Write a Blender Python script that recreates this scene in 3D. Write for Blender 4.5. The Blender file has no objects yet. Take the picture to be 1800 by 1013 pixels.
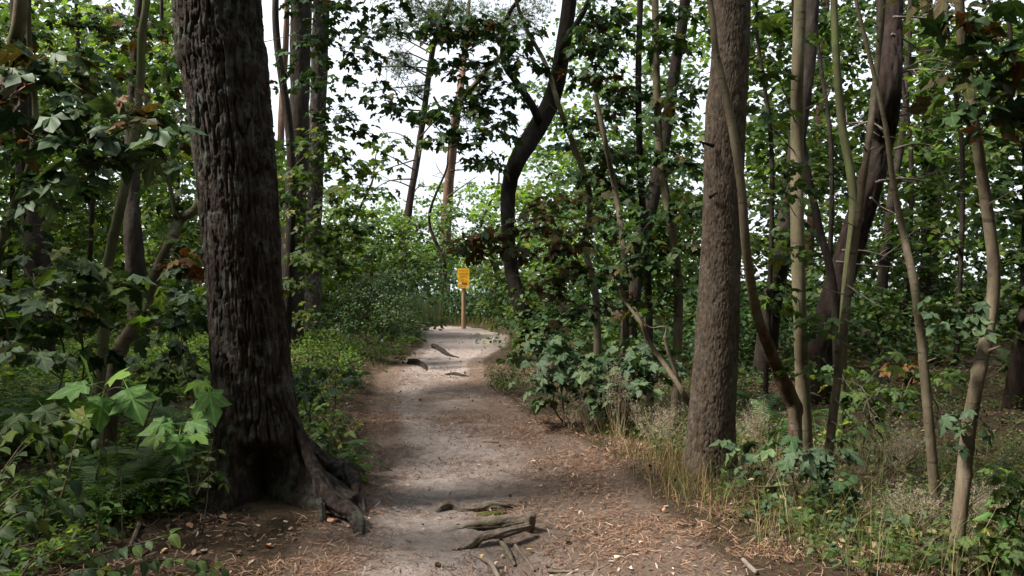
import bpy, math, random
import numpy as np
from mathutils import Vector, Matrix

sc = bpy.context.scene
COL = sc.collection
RNG = np.random.default_rng(7)
F = 1386.0            # focal length in photo pixels (photo 1800 wide)
EYE = 1.6

# ------------------------------------------------------------------ camera
cam = bpy.data.cameras.new('camera')
cam.sensor_width = 36.0
cam.lens = 36.0 * F / 1800.0
cam.clip_end = 6000
cam.clip_start = 0.05
camo = bpy.data.objects.new('camera', cam)
COL.objects.link(camo)
camo.location = (0, 0, EYE)
camo.rotation_euler = (math.radians(90), 0, 0)
sc.camera = camo

# ------------------------------------------------------------------ sky, sun, exposure
SUN_EL, SUN_AZ = 50.0, -104.0        # azimuth clockwise from +Y (view direction); thin cloud, soft sun
world = bpy.data.worlds.new('World')
sc.world = world
world.use_nodes = True
wn, wl = world.node_tree.nodes, world.node_tree.links
wn.clear()
wout = wn.new('ShaderNodeOutputWorld')
wbg = wn.new('ShaderNodeBackground')
wsky = wn.new('ShaderNodeTexSky')
wsky.sky_type = 'NISHITA'
wsky.sun_disc = False
wsky.sun_elevation = math.radians(SUN_EL)
wsky.sun_rotation = math.radians(SUN_AZ)
wsky.air_density = 1.0
wsky.dust_density = 2.0
wmix = wn.new('ShaderNodeMix'); wmix.data_type = 'RGBA'
wtc = wn.new('ShaderNodeTexCoord')
wno = wn.new('ShaderNodeTexNoise'); wno.inputs['Scale'].default_value = 2.2; wno.inputs['Detail'].default_value = 5
wmr = wn.new('ShaderNodeMapRange')
wmr.inputs['From Min'].default_value = 0.3; wmr.inputs['From Max'].default_value = 0.7
wmr.inputs['To Min'].default_value = 0.55; wmr.inputs['To Max'].default_value = 0.97
wl.new(wtc.outputs['Generated'], wno.inputs['Vector'])
wl.new(wno.outputs['Fac'], wmr.inputs['Value'])
wl.new(wmr.outputs['Result'], wmix.inputs['Factor'])
wl.new(wsky.outputs['Color'], wmix.inputs['A'])
wmix.inputs['B'].default_value = (8.6, 9.0, 9.6, 1)
wl.new(wmix.outputs['Result'], wbg.inputs['Color'])
wbg.inputs['Strength'].default_value = 0.058
wl.new(wbg.outputs['Background'], wout.inputs['Surface'])

sun = bpy.data.lights.new('sun', 'SUN')
sun.energy = 4.2
sun.angle = math.radians(13)
sun.color = (1.0, 0.93, 0.82)
suno = bpy.data.objects.new('sun', sun)
COL.objects.link(suno)
_e, _a = math.radians(SUN_EL), math.radians(SUN_AZ)
_d = Vector((math.sin(_a) * math.cos(_e), math.cos(_a) * math.cos(_e), math.sin(_e)))
suno.rotation_euler = _d.to_track_quat('Z', 'Y').to_euler()

sc.view_settings.view_transform = 'Standard'
sc.view_settings.look = 'None'
sc.view_settings.gamma = 1.0
sc.view_settings.use_curve_mapping = False
sc.view_settings.exposure = 1.62
sc.cycles.max_bounces = 5
sc.cycles.diffuse_bounces = 3
sc.cycles.glossy_bounces = 1
sc.cycles.transmission_bounces = 3
sc.cycles.transparent_max_bounces = 4
sc.cycles.sample_clamp_indirect = 6
sc.cycles.use_denoising = True
sc.cycles.use_adaptive_sampling = True
sc.cycles.adaptive_threshold = .02

# ------------------------------------------------------------------ numeric helpers
def hsh(ix, iy, iz, seed):
    h = (ix.astype(np.int64) * 374761393 + iy.astype(np.int64) * 668265263 + iz.astype(np.int64) * 2147483647 + seed * 974634777) & 0xffffffff
    h = ((h ^ (h >> 13)) * 1274126177) & 0xffffffff
    h = ((h ^ (h >> 16)) * 2246822519) & 0xffffffff
    h = h ^ (h >> 15)
    return (h & 0xffffff) / float(0x1000000)

def vnoise(x, y, z=None, seed=0):
    x = np.asarray(x, float); y = np.asarray(y, float)
    z = np.zeros_like(x) if z is None else np.asarray(z, float)
    ix, iy, iz = np.floor(x), np.floor(y), np.floor(z)
    fx, fy, fz = x - ix, y - iy, z - iz
    sx, sy, sz = (f * f * (3 - 2 * f) for f in (fx, fy, fz))
    r = 0
    for a in (0, 1):
        for b in (0, 1):
            for c in (0, 1):
                w = (sx if a else 1 - sx) * (sy if b else 1 - sy) * (sz if c else 1 - sz)
                r = r + w * hsh(ix + a, iy + b, iz + c, seed)
    return r * 2 - 1

def fbm(x, y, z=None, seed=0, oct=4):
    r, a, f = 0, 0.5, 1.0
    for o in range(oct):
        r = r + a * vnoise(np.asarray(x) * f, np.asarray(y) * f, None if z is None else np.asarray(z) * f, seed + o * 17)
        a *= 0.5; f *= 2.03
    return r

def worley(u, v, period, seed):
    """F1, F2 on a (u periodic) plane"""
    iu, iv = np.floor(u), np.floor(v)
    f1 = np.full(u.shape, 9.0); f2 = np.full(u.shape, 9.0); cid = np.zeros(u.shape)
    for a in (-1, 0, 1):
        for b in (-1, 0, 1):
            cu, cv = iu + a, iv + b
            w = np.mod(cu, period)
            pu = cu + 0.1 + 0.8 * hsh(w, cv, w * 0, seed); pv = cv + 0.1 + 0.8 * hsh(w, cv, w * 0 + 1, seed)
            d = np.hypot(u - pu, v - pv)
            new = d < f1
            f2 = np.where(new, f1, np.minimum(f2, d))
            cid = np.where(new, hsh(w, cv, w * 0 + 2, seed), cid)
            f1 = np.where(new, d, f1)
    return f1, f2, cid

def sstep(a, b, x):
    t = np.clip((np.asarray(x, float) - a) / (b - a), 0, 1)
    return t * t * (3 - 2 * t)

def P(px, py, Y):
    """photo pixel + distance along the view axis -> point in the place"""
    return np.array([(px - 900.0) / F * Y, Y, EYE - (py - 506.5) / F * Y])

# ------------------------------------------------------------------ the lie of the land
PY = np.array([-60, 0, 4.4, 5.63, 7.54, 10.4, 14.4, 17, 20, 22.5, 25.4, 30, 40, 400])
PX = np.array([0.3, 0.1, 0.0, -0.12, -0.24, -0.88, -1.47, -1.48, -1.18, -1.37, -2.2, -6, -12, -12])
PW = np.array([1.1, 1.1, 1.1, 1.05, 0.95, 0.85, 0.84, 0.7, 0.88, 1.1, 0.95, 1.1, 1.0, 1.0])
def path_d(x, y):
    return x - np.interp(y, PY, PX), np.interp(y, PY, PW)

def Hs(x, y):
    x = np.asarray(x, float); y = np.asarray(y, float)
    dx, hw = path_d(x, y)
    z = np.interp(y, [-60, 14, 17, 20, 25, 33, 40, 70, 100, 5000], [0, 0, .05, .15, .32, .3, 0.0, -8, -10, -10])
    z = z + sstep(hw + .05, hw + 1.7, -dx) * np.interp(y, [-60, 0, 6, 11, 16, 28, 45], [.0, .04, .07, .3, .38, .15, 0])
    z = z - sstep(hw + .2, hw + 2.6, dx) * np.interp(y, [-60, 2, 6, 12, 17, 25], [.0, .12, .24, .26, .05, 0])
    z = z + sstep(4.2, 9.5, x) * sstep(11.5, 19, y) * (1 - sstep(28, 42, y)) * 0.75
    z = z - sstep(36, 80, y) * 0
    # the beaten path lies a little lower
    z = z - 0.05 * np.exp(-(dx / hw) ** 2 * 1.3) * (1 - sstep(28, 34, y))
    # step and washed-out pit around the crossing roots
    z = z - 0.10 * np.exp(-(((x - 0.02) / .28) ** 2 + ((y - 4.62) / .26) ** 2))
    z = z + 0.035 * np.exp(-(((x + 0.05) / .35) ** 2 + ((y - 5.35) / .25) ** 2))
    # low mound at the foot of the big pine
    z = z + 0.05 * np.exp(-(((x + 1.75) / .7) ** 2 + ((y - 5.75) / .7) ** 2))
    far = 1 - sstep(40, 80, np.hypot(x, y))
    z = z + far * (0.07 * fbm(x * .55, y * .55, seed=3, oct=3) + (0.5 * 0.05) * fbm(x * 2.9, y * 2.6, seed=5, oct=3))
    return z

def H1(x, y):
    return float(Hs(np.array([x]), np.array([y]))[0])

def ground_px(px, py):
    """the point of the ground seen at a photo pixel"""
    ts = np.linspace(2.5, 60, 1500)
    x = (px - 900) / F * ts; z = EYE - (py - 506.5) / F * ts
    d = z - Hs(x, ts)
    k = np.argmax(d <= 0) if np.any(d <= 0) else len(ts) - 1
    return np.array([x[k], ts[k], Hs(x[k:k + 1], ts[k:k + 1])[0]])

# ------------------------------------------------------------------ meshes
def mesh_np(name, V, quads=None, tris=None, smooth=True):
    V = np.ascontiguousarray(V, np.float32)
    me = bpy.data.meshes.new(name)
    me.vertices.add(len(V)); me.vertices.foreach_set('co', V.ravel())
    q = np.zeros((0, 4), np.int32) if quads is None or len(quads) == 0 else np.asarray(quads, np.int32)
    t = np.zeros((0, 3), np.int32) if tris is None or len(tris) == 0 else np.asarray(tris, np.int32)
    loops = np.concatenate([q.ravel(), t.ravel()])
    starts = np.concatenate([np.arange(len(q)) * 4, len(q) * 4 + np.arange(len(t)) * 3]).astype(np.int32)
    me.loops.add(len(loops)); me.loops.foreach_set('vertex_index', loops)
    me.polygons.add(len(starts)); me.polygons.foreach_set('loop_start', starts)
    me.polygons.foreach_set('use_smooth', np.full(len(starts), smooth, bool))
    me.update(calc_edges=True)
    return me

class Geo:
    def __init__(self):
        self.V, self.Q, self.T, self.n = [], [], [], 0
    def add(self, V, Q=None, T=None):
        if Q is not None and len(Q): self.Q.append(np.asarray(Q) + self.n)
        if T is not None and len(T): self.T.append(np.asarray(T) + self.n)
        self.V.append(np.asarray(V, float)); self.n += len(V)
        return self
    def build(self, name, mat, parent=None, smooth=True, origin=None):
        if not self.V: return None
        V = np.concatenate(self.V)
        o = np.array(parent['_base']) if parent is not None and '_base' in parent else (np.array(origin) if origin is not None else np.zeros(3))
        me = mesh_np(name, V - o, np.concatenate(self.Q) if self.Q else None, np.concatenate(self.T) if self.T else None, smooth)
        me.materials.append(mat)
        ob = bpy.data.objects.new(name, me)
        COL.objects.link(ob)
        if parent is not None: ob.parent = parent
        elif origin is not None: ob.location = origin
        return ob

def tag(o, label=None, cat=None, group=None, kind=None):
    if label: o['label'] = label
    if cat: o['category'] = cat
    if group: o['group'] = group
    if kind: o['kind'] = kind
    return o

EMPTIES = []
def thing(name, label, cat, base, group=None):
    o = bpy.data.objects.new(name, None)
    o.empty_display_size = 0.1
    COL.objects.link(o)
    o.location = base
    o['_base'] = [float(b) for b in base]
    EMPTIES.append(o)
    return tag(o, label, cat, group)

def resample(pts, rad, n):
    pts = np.asarray(pts, float); rad = np.asarray(rad, float)
    if len(pts) == 2:
        t = np.linspace(0, 1, n)[:, None]
        return pts[0] * (1 - t) + pts[1] * t, rad[0] * (1 - t[:, 0]) + rad[1] * t[:, 0]
    ext = np.vstack([2 * pts[0] - pts[1], pts, 2 * pts[-1] - pts[-2]])
    dense = []
    rr = []
    for i in range(len(pts) - 1):
        p0, p1, p2, p3 = ext[i:i + 4]
        t = np.linspace(0, 1, 24, endpoint=False)[:, None]
        dense.append(0.5 * ((2 * p1) + (-p0 + p2) * t + (2 * p0 - 5 * p1 + 4 * p2 - p3) * t ** 2 + (-p0 + 3 * p1 - 3 * p2 + p3) * t ** 3))
        rr.append(rad[i] * (1 - t[:, 0]) + rad[i + 1] * t[:, 0])
    dense = np.vstack(dense + [pts[-1:]]); rr = np.concatenate(rr + [rad[-1:]])
    s = np.concatenate([[0], np.cumsum(np.linalg.norm(np.diff(dense, axis=0), axis=1))])
    ss = np.linspace(0, s[-1], n) if np.isscalar(n) else np.asarray(n) * s[-1]
    return np.stack([np.interp(ss, s, dense[:, k]) for k in range(3)], 1), np.interp(ss, s, rr)

def tube(pts, rad, k=6, n=8, disp=None, cap=True):
    C, R = resample(pts, rad, n)
    n = len(C)
    Tn = np.gradient(C, axis=0); Tn /= np.linalg.norm(Tn, axis=1)[:, None] + 1e-9
    ref = np.array([0, 1.0, 0]) if abs(Tn[0][1]) < .8 else np.array([1.0, 0, 0])
    U = np.zeros_like(C)
    u = np.cross(ref, Tn[0]) if abs(Tn[0][1]) < .8 else np.cross(ref, Tn[0])
    for i in range(n):
        u = u - Tn[i] * np.dot(u, Tn[i]); u /= np.linalg.norm(u) + 1e-9
        U[i] = u
    W = np.cross(Tn, U)
    th = np.linspace(0, 2 * np.pi, k, endpoint=False)
    s = np.concatenate([[0], np.cumsum(np.linalg.norm(np.diff(C, axis=0), axis=1))])
    TH, S = np.meshgrid(th, s)
    RR = np.repeat(R[:, None], k, 1)
    if disp is not None: RR = RR + disp(TH, S, RR)
    V = C[:, None, :] + RR[..., None] * (np.cos(TH)[..., None] * U[:, None, :] + np.sin(TH)[..., None] * W[:, None, :])
    V = V.reshape(-1, 3)
    i = np.arange(n - 1)[:, None] * k; j = np.arange(k)[None, :]; j2 = (j + 1) % k
    Q = np.stack([i + j, i + j2, i + k + j2, i + k + j], -1).reshape(-1, 4)
    T = None
    if cap:
        c0, c1 = len(V), len(V) + 1
        V = np.vstack([V, C[0], C[-1]])
        jj = np.arange(k); jn = (jj + 1) % k
        T = np.vstack([np.stack([np.full(k, c0), jn, jj], 1), np.stack([np.full(k, c1), (n - 1) * k + jj, (n - 1) * k + jn], 1)])
    return V, Q, T

def unit(v):
    v = np.asarray(v, float)
    return v / (np.linalg.norm(v, axis=-1, keepdims=True) + 1e-9)
# ------------------------------------------------------------------ materials
MATS = {}
def new_mat(name):
    m = bpy.data.materials.new(name); m.use_nodes = True
    nt = m.node_tree; nt.nodes.clear()
    MATS[name] = m
    return m, nt.nodes, nt.links

def nd(nodes, kind, **kw):
    n = nodes.new('ShaderNode' + kind)
    for k, v in kw.items():
        if k in n.inputs: n.inputs[k].default_value = v
        else: setattr(n, k, v)
    return n

def ramp(nodes, stops):
    r = nodes.new('ShaderNodeValToRGB')
    el = r.color_ramp.elements
    while len(el) < len(stops): el.new(0.5)
    for e, (p, c) in zip(el, stops):
        e.position = p; e.color = (*c, 1)
    return r

LEAF_ARGS = {}
def leaf_mat(name, stops, trans=0.4, tcol=(1.25, 1.35, 0.55), rough=0.55, spec=0.2, veins=False):
    LEAF_ARGS[name] = (stops, trans, tcol, rough, spec)
    m, n, l = new_mat(name)
    g = nd(n, 'NewGeometry'); oi = nd(n, 'ObjectInfo')
    add = nd(n, 'Math', operation='ADD'); fr = nd(n, 'Math', operation='FRACT')
    l.new(g.outputs['Random Per Island'], add.inputs[0]); l.new(oi.outputs['Random'], add.inputs[1])
    l.new(add.outputs[0], fr.inputs[0])
    r = ramp(n, stops); l.new(fr.outputs[0], r.inputs['Fac'])
    tc = nd(n, 'TexCoord'); no = nd(n, 'TexNoise', Scale=26.0, Detail=2.0)
    l.new(tc.outputs['Object'], no.inputs['Vector'])
    mr = nd(n, 'MapRange'); mr.inputs['To Min'].default_value = .7; mr.inputs['To Max'].default_value = 1.3
    l.new(no.outputs['Fac'], mr.inputs['Value'])
    mul = nd(n, 'Mix', data_type='RGBA', blend_type='MULTIPLY'); mul.inputs['Factor'].default_value = 1
    l.new(r.outputs['Color'], mul.inputs['A']); l.new(mr.outputs['Result'], mul.inputs['B'])
    if veins:
        sx = nd(n, 'SeparateXYZ'); l.new(tc.outputs['Object'], sx.inputs[0])
        at = nd(n, 'Math', operation='ARCTAN2'); l.new(sx.outputs['X'], at.inputs[0]); l.new(sx.outputs['Y'], at.inputs[1])
        q = nd(n, 'Math', operation='PINGPONG'); l.new(at.outputs[0], q.inputs[0]); q.inputs[1].default_value = .36
        ln = nd(n, 'VectorMath', operation='LENGTH'); l.new(tc.outputs['Object'], ln.inputs[0])
        dd = nd(n, 'Math', operation='MULTIPLY'); l.new(q.outputs[0], dd.inputs[0]); l.new(ln.outputs['Value'], dd.inputs[1])
        vm = nd(n, 'MapRange'); vm.inputs['From Min'].default_value = .006; vm.inputs['From Max'].default_value = .034
        vm.inputs['To Min'].default_value = 1.55; vm.inputs['To Max'].default_value = 1.0; l.new(dd.outputs[0], vm.inputs['Value'])
        nb = nd(n, 'TexNoise', Scale=3.5, Detail=4.0); l.new(tc.outputs['Object'], nb.inputs['Vector'])
        nm = nd(n, 'MapRange'); nm.inputs['From Min'].default_value = .3; nm.inputs['From Max'].default_value = .7; nm.inputs['To Min'].default_value = .72; nm.inputs['To Max'].default_value = 1.25; l.new(nb.outputs['Fac'], nm.inputs['Value'])
        vv = nd(n, 'Math', operation='MULTIPLY'); l.new(vm.outputs['Result'], vv.inputs[0]); l.new(nm.outputs['Result'], vv.inputs[1])
        m2 = nd(n, 'Mix', data_type='RGBA', blend_type='MULTIPLY'); m2.inputs['Factor'].default_value = 1
        l.new(mul.outputs['Result'], m2.inputs['A']); l.new(vv.outputs[0], m2.inputs['B']); mul = m2
    p = nd(n, 'BsdfPrincipled'); p.inputs['Roughness'].default_value = rough; p.inputs['Specular IOR Level'].default_value = spec
    l.new(mul.outputs['Result'], p.inputs['Base Color'])
    tm = nd(n, 'Mix', data_type='RGBA', blend_type='MULTIPLY'); tm.inputs['Factor'].default_value = 1
    l.new(mul.outputs['Result'], tm.inputs['A']); tm.inputs['B'].default_value = (*tcol, 1)
    t = nd(n, 'BsdfTranslucent'); l.new(tm.outputs['Result'], t.inputs['Color'])
    ms = nd(n, 'MixShader'); ms.inputs[0].default_value = trans
    l.new(p.outputs[0], ms.inputs[1]); l.new(t.outputs[0], ms.inputs[2])
    o = nd(n, 'OutputMaterial'); l.new(ms.outputs[0], o.inputs['Surface'])
    return m

def veined(mat):
    n = mat.name + '_veined'
    return MATS[n] if n in MATS else leaf_mat(n, *LEAF_ARGS[mat.name], veins=True)

LEAF_MID = leaf_mat('leaf_mid', [(0, (.036, .066, .02)), (.5, (.060, .100, .029)), (.88, (.095, .135, .036)), (1, (.15, .14, .03))])
LEAF_BRIGHT = leaf_mat('leaf_bright', [(0, (.08, .145, .03)), (.6, (.128, .21, .046)), (.95, (.19, .26, .06)), (1, (.28, .25, .04))], trans=.55)
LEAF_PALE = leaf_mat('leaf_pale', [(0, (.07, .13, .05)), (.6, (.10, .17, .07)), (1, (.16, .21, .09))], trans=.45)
LEAF_DARK = leaf_mat('leaf_dark', [(0, (.022, .05, .02)), (.6, (.034, .07, .026)), (.92, (.05, .085, .03)), (1, (.075, .06, .02))], trans=.22, tcol=(1.2, 1.25, .5))  # dark green also carries the shade of leaves seen against the sky
LEAF_GREY = leaf_mat('leaf_greygreen', [(0, (.036, .064, .034)), (.7, (.054, .088, .044)), (1, (.08, .115, .05))], trans=.2, rough=.6, spec=.22)
LEAF_BROWN = leaf_mat('leaf_brown', [(0, (.035, .035, .014)), (.55, (.05, .045, .016)), (.85, (.07, .045, .016)), (1, (.12, .05, .018))], trans=.25, tcol=(1.3, 1.05, .5))  # brown-olive stands in for maple leaves dulled by backlight
LEAF_RUST = leaf_mat('leaf_rust', [(0, (.07, .04, .016)), (.5, (.13, .062, .02)), (1, (.18, .11, .03))], trans=.4, tcol=(1.3, 1, .5))
LEAF_YELLOW = leaf_mat('leaf_yellow', [(0, (.42, .33, .05)), (.6, (.5, .40, .07)), (1, (.42, .2, .05))], trans=.3, tcol=(1.1, 1, .6))
LEAF_LIT = leaf_mat('leaf_sunlit', [(0, (.10, .20, .06)), (.6, (.13, .25, .075)), (1, (.17, .29, .06))], trans=.45)  # lighter green, the sunlit look of near leaves put into the colour
LEAF_FERN = leaf_mat('leaf_fern', [(0, (.034, .075, .024)), (.6, (.05, .098, .03)), (1, (.085, .125, .036))], trans=.3)
NEEDLE_GREEN = leaf_mat('needle_green', [(0, (.05, .08, .04)), (.6, (.075, .105, .055)), (1, (.11, .125, .06))], trans=.25)
GRASS = leaf_mat('grass', [(0, (.06, .10, .03)), (.5, (.11, .14, .045)), (.75, (.22, .19, .09)), (1, (.34, .27, .15))], trans=.35)
SEED = leaf_mat('seed_fluff', [(0, (.2, .16, .125)), (.6, (.3, .25, .205)), (1, (.42, .37, .32))], trans=.3, tcol=(1, 1, .95))
NEEDLE_DRY = leaf_mat('needle_dry', [(0, (.075, .04, .026)), (.5, (.15, .083, .053)), (.85, (.24, .145, .095)), (1, (.36, .26, .19))], trans=.0, rough=.7, spec=.2)
CHIP = leaf_mat('bark_chip', [(0, (.06, .038, .028)), (.55, (.15, .10, .075)), (.85, (.28, .21, .17)), (1, (.5, .43, .37))], trans=.0, rough=.8, spec=.2)
LITTER = leaf_mat('dry_litter', [(0, (.04, .027, .019)), (.5, (.09, .06, .042)), (.85, (.16, .11, .08)), (1, (.28, .22, .17))], trans=.0, rough=.85, spec=.1)
GRASS_DRY = leaf_mat('grass_dry', [(0, (.16, .11, .055)), (.6, (.27, .19, .10)), (1, (.38, .29, .17))], trans=.35)
FALLEN = leaf_mat('fallen_leaf', [(0, (.32, .12, .06)), (.5, (.42, .2, .11)), (.8, (.48, .34, .24)), (1, (.42, .32, .06))], trans=.1, tcol=(1, 1, 1), rough=.65)

def bark_mat(name, c0, c1, c2, lichen=None, lich_amt=.5, scale=9.0, stretch=.25, bump=.5, bscale=34.0, rough=.85, bdist=.02, lscale=3.3, spec=.12, scar=0.0):
    m, n, l = new_mat(name)
    tc = nd(n, 'TexCoord')
    mp = nd(n, 'Mapping'); mp.inputs['Scale'].default_value = (1, 1, stretch)
    l.new(tc.outputs['Object'], mp.inputs['Vector'])
    no = nd(n, 'TexNoise', Scale=scale, Detail=7.0, Roughness=.65); l.new(mp.outputs[0], no.inputs['Vector'])
    r = ramp(n, [(.25, c0), (.5, c1), (.75, c2)]); l.new(no.outputs['Fac'], r.inputs['Fac'])
    col = r.outputs['Color']
    if lichen:
        n2 = nd(n, 'TexNoise', Scale=lscale, Detail=8.0, Roughness=.72); l.new(tc.outputs['Object'], n2.inputs['Vector'])
        mr = nd(n, 'MapRange'); mr.inputs['From Min'].default_value = .5; mr.inputs['From Max'].default_value = .62; mr.inputs['To Max'].default_value = lich_amt
        l.new(n2.outputs['Fac'], mr.inputs['Value'])
        mx = nd(n, 'Mix', data_type='RGBA'); l.new(mr.outputs['Result'], mx.inputs['Factor'])
        l.new(col, mx.inputs['A']); mx.inputs['B'].default_value = (*lichen, 1)
        col = mx.outputs['Result']
    if scar:
        ms = nd(n, 'Mapping'); ms.inputs['Scale'].default_value = (3, 3, 16); l.new(tc.outputs['Object'], ms.inputs['Vector'])
        ns = nd(n, 'TexNoise', Scale=2.2, Detail=3.0, Roughness=.6); l.new(ms.outputs[0], ns.inputs['Vector'])
        mr3 = nd(n, 'MapRange'); mr3.inputs['From Min'].default_value = .60; mr3.inputs['From Max'].default_value = .68; mr3.inputs['To Max'].default_value = scar; l.new(ns.outputs['Fac'], mr3.inputs['Value'])
        mx3 = nd(n, 'Mix', data_type='RGBA'); l.new(mr3.outputs['Result'], mx3.inputs['Factor']); l.new(col, mx3.inputs['A']); mx3.inputs['B'].default_value = (.035, .028, .02, 1)
        col = mx3.outputs['Result']
    n3 = nd(n, 'TexNoise', Scale=bscale, Detail=6.0, Roughness=.7); l.new(mp.outputs[0], n3.inputs['Vector'])
    b = nd(n, 'Bump', Strength=bump, Distance=bdist); l.new(n3.outputs['Fac'], b.inputs['Height'])
    p = nd(n, 'BsdfPrincipled'); p.inputs['Roughness'].default_value = rough; p.inputs['Specular IOR Level'].default_value = spec
    l.new(col, p.inputs['Base Color']); l.new(b.outputs['Normal'], p.inputs['Normal'])
    o = nd(n, 'OutputMaterial'); l.new(p.outputs[0], o.inputs['Surface'])
    return m

BARK_PINE = bark_mat('bark_furrowed_pine', (.012, .009, .008), (.034, .025, .021), (.095, .076, .066), (.15, .165, .145), .5, 26, .25, 1.0, 70, lscale=7.0)
BARK_FINE = bark_mat('bark_scaly', (.034, .027, .021), (.10, .076, .058), (.20, .157, .122), (.15, .14, .118), .5, 26, .45, .9, 60)
BARK_DARK = bark_mat('bark_dark', (.014, .011, .009), (.028, .021, .017), (.055, .042, .034), (.06, .06, .048), .4, 12, .25, .9, 30, bdist=.03)
BARK_BLACK = bark_mat('bark_black', (.007, .006, .005), (.015, .012, .010), (.032, .026, .022), (.03, .03, .025), .3, 12, .25, .9, 30, bdist=.03, spec=.05)
BARK_RED = bark_mat('bark_red_pine', (.013, .009, .0075), (.028, .019, .016), (.062, .042, .034), (.04, .036, .033), .4, 10, .3, .8, 26, bdist=.03)
BARK_ORANGE = bark_mat('bark_orange_pine', (.06, .037, .028), (.12, .07, .05), (.19, .115, .08), (.10, .08, .07), .3, 8, .3, .6, 22)
BARK_SMOOTH = bark_mat('bark_smooth', (.065, .055, .038), (.14, .116, .078), (.22, .185, .13), (.095, .105, .045), .75, 11, .35, .6, 60, rough=.75, bdist=.01, scar=.75)
BARK_TAN = bark_mat('bark_tan', (.055, .046, .034), (.135, .108, .076), (.22, .182, .132), (.085, .09, .048), .7, 12, .35, .6, 60, rough=.8, bdist=.01, scar=.75)
BARK_MOSSY = bark_mat('bark_greenish', (.045, .046, .022), (.08, .08, .04), (.12, .11, .06), (.09, .12, .035), .7, 7, .5, .3, 45, rough=.75, bdist=.008)
BARK_SORE = bark_mat('bark_peeling', (.025, .018, .015), (.11, .065, .047), (.22, .14, .105), (.035, .028, .025), .9, 9, .3, .8, 30, bdist=.02)
TWIG = bark_mat('twig_bark', (.05, .04, .03), (.09, .072, .052), (.14, .115, .085), None, 0, 12, .4, .3, 40)
TWIG_DEAD = bark_mat('twig_dead', (.09, .075, .062), (.15, .127, .108), (.23, .20, .17), None, 0, 12, .4, .3, 40)
ROOT = bark_mat('root_wood', (.06, .048, .038), (.13, .105, .085), (.22, .185, .155), (.10, .105, .06), .35, 16, 1, .9, 55, bdist=.012)
WOOD_POST = bark_mat('post_wood', (.17, .105, .062), (.27, .165, .10), (.35, .22, .14), None, 0, 30, .08, .3, 60, rough=.7, bdist=.004)
STEM = bark_mat('stem_green', (.06, .08, .03), (.10, .12, .045), (.16, .16, .07), None, 0, 12, .4, .2, 40, rough=.6)
STEM_DRY = bark_mat('stem_dry', (.2, .16, .10), (.3, .24, .16), (.4, .33, .23), None, 0, 12, .4, .2, 40, rough=.7)
MOSS = bark_mat('moss', (.03, .038, .010), (.06, .07, .016), (.11, .11, .03), None, 0, 40, 1, 1, 120, rough=.95, bdist=.01)

def plain_mat(name, col, rough=.5, var=.12, metallic=0.0):
    m, n, l = new_mat(name)
    tc = nd(n, 'TexCoord'); no = nd(n, 'TexNoise', Scale=14.0, Detail=5.0); l.new(tc.outputs['Object'], no.inputs['Vector'])
    c = np.array(col)
    r = ramp(n, [(.3, tuple(c * (1 - var))), (.7, tuple(np.minimum(c * (1 + var), 1)))]); l.new(no.outputs['Fac'], r.inputs['Fac'])
    p = nd(n, 'BsdfPrincipled'); p.inputs['Roughness'].default_value = rough; p.inputs['Metallic'].default_value = metallic
    l.new(r.outputs['Color'], p.inputs['Base Color'])
    o = nd(n, 'OutputMaterial'); l.new(p.outputs[0], o.inputs['Surface'])
    return m
SIGN_YELLOW = plain_mat('sign_yellow', (.72, .44, .015), .5, .12)
SIGN_RED = plain_mat('sign_red', (.55, .03, .012), .5, .05)
SIGN_DARK = plain_mat('sign_dark', (.10, .05, .02), .5, .05)
SIGN_WHITE = plain_mat('sign_white', (.62, .55, .5), .5, .05)
SIGN_OCHRE = plain_mat('sign_ochre', (.42, .26, .01), .5, .05)
CONE = plain_mat('cone_brown', (.075, .045, .032), .8, .4)

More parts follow.
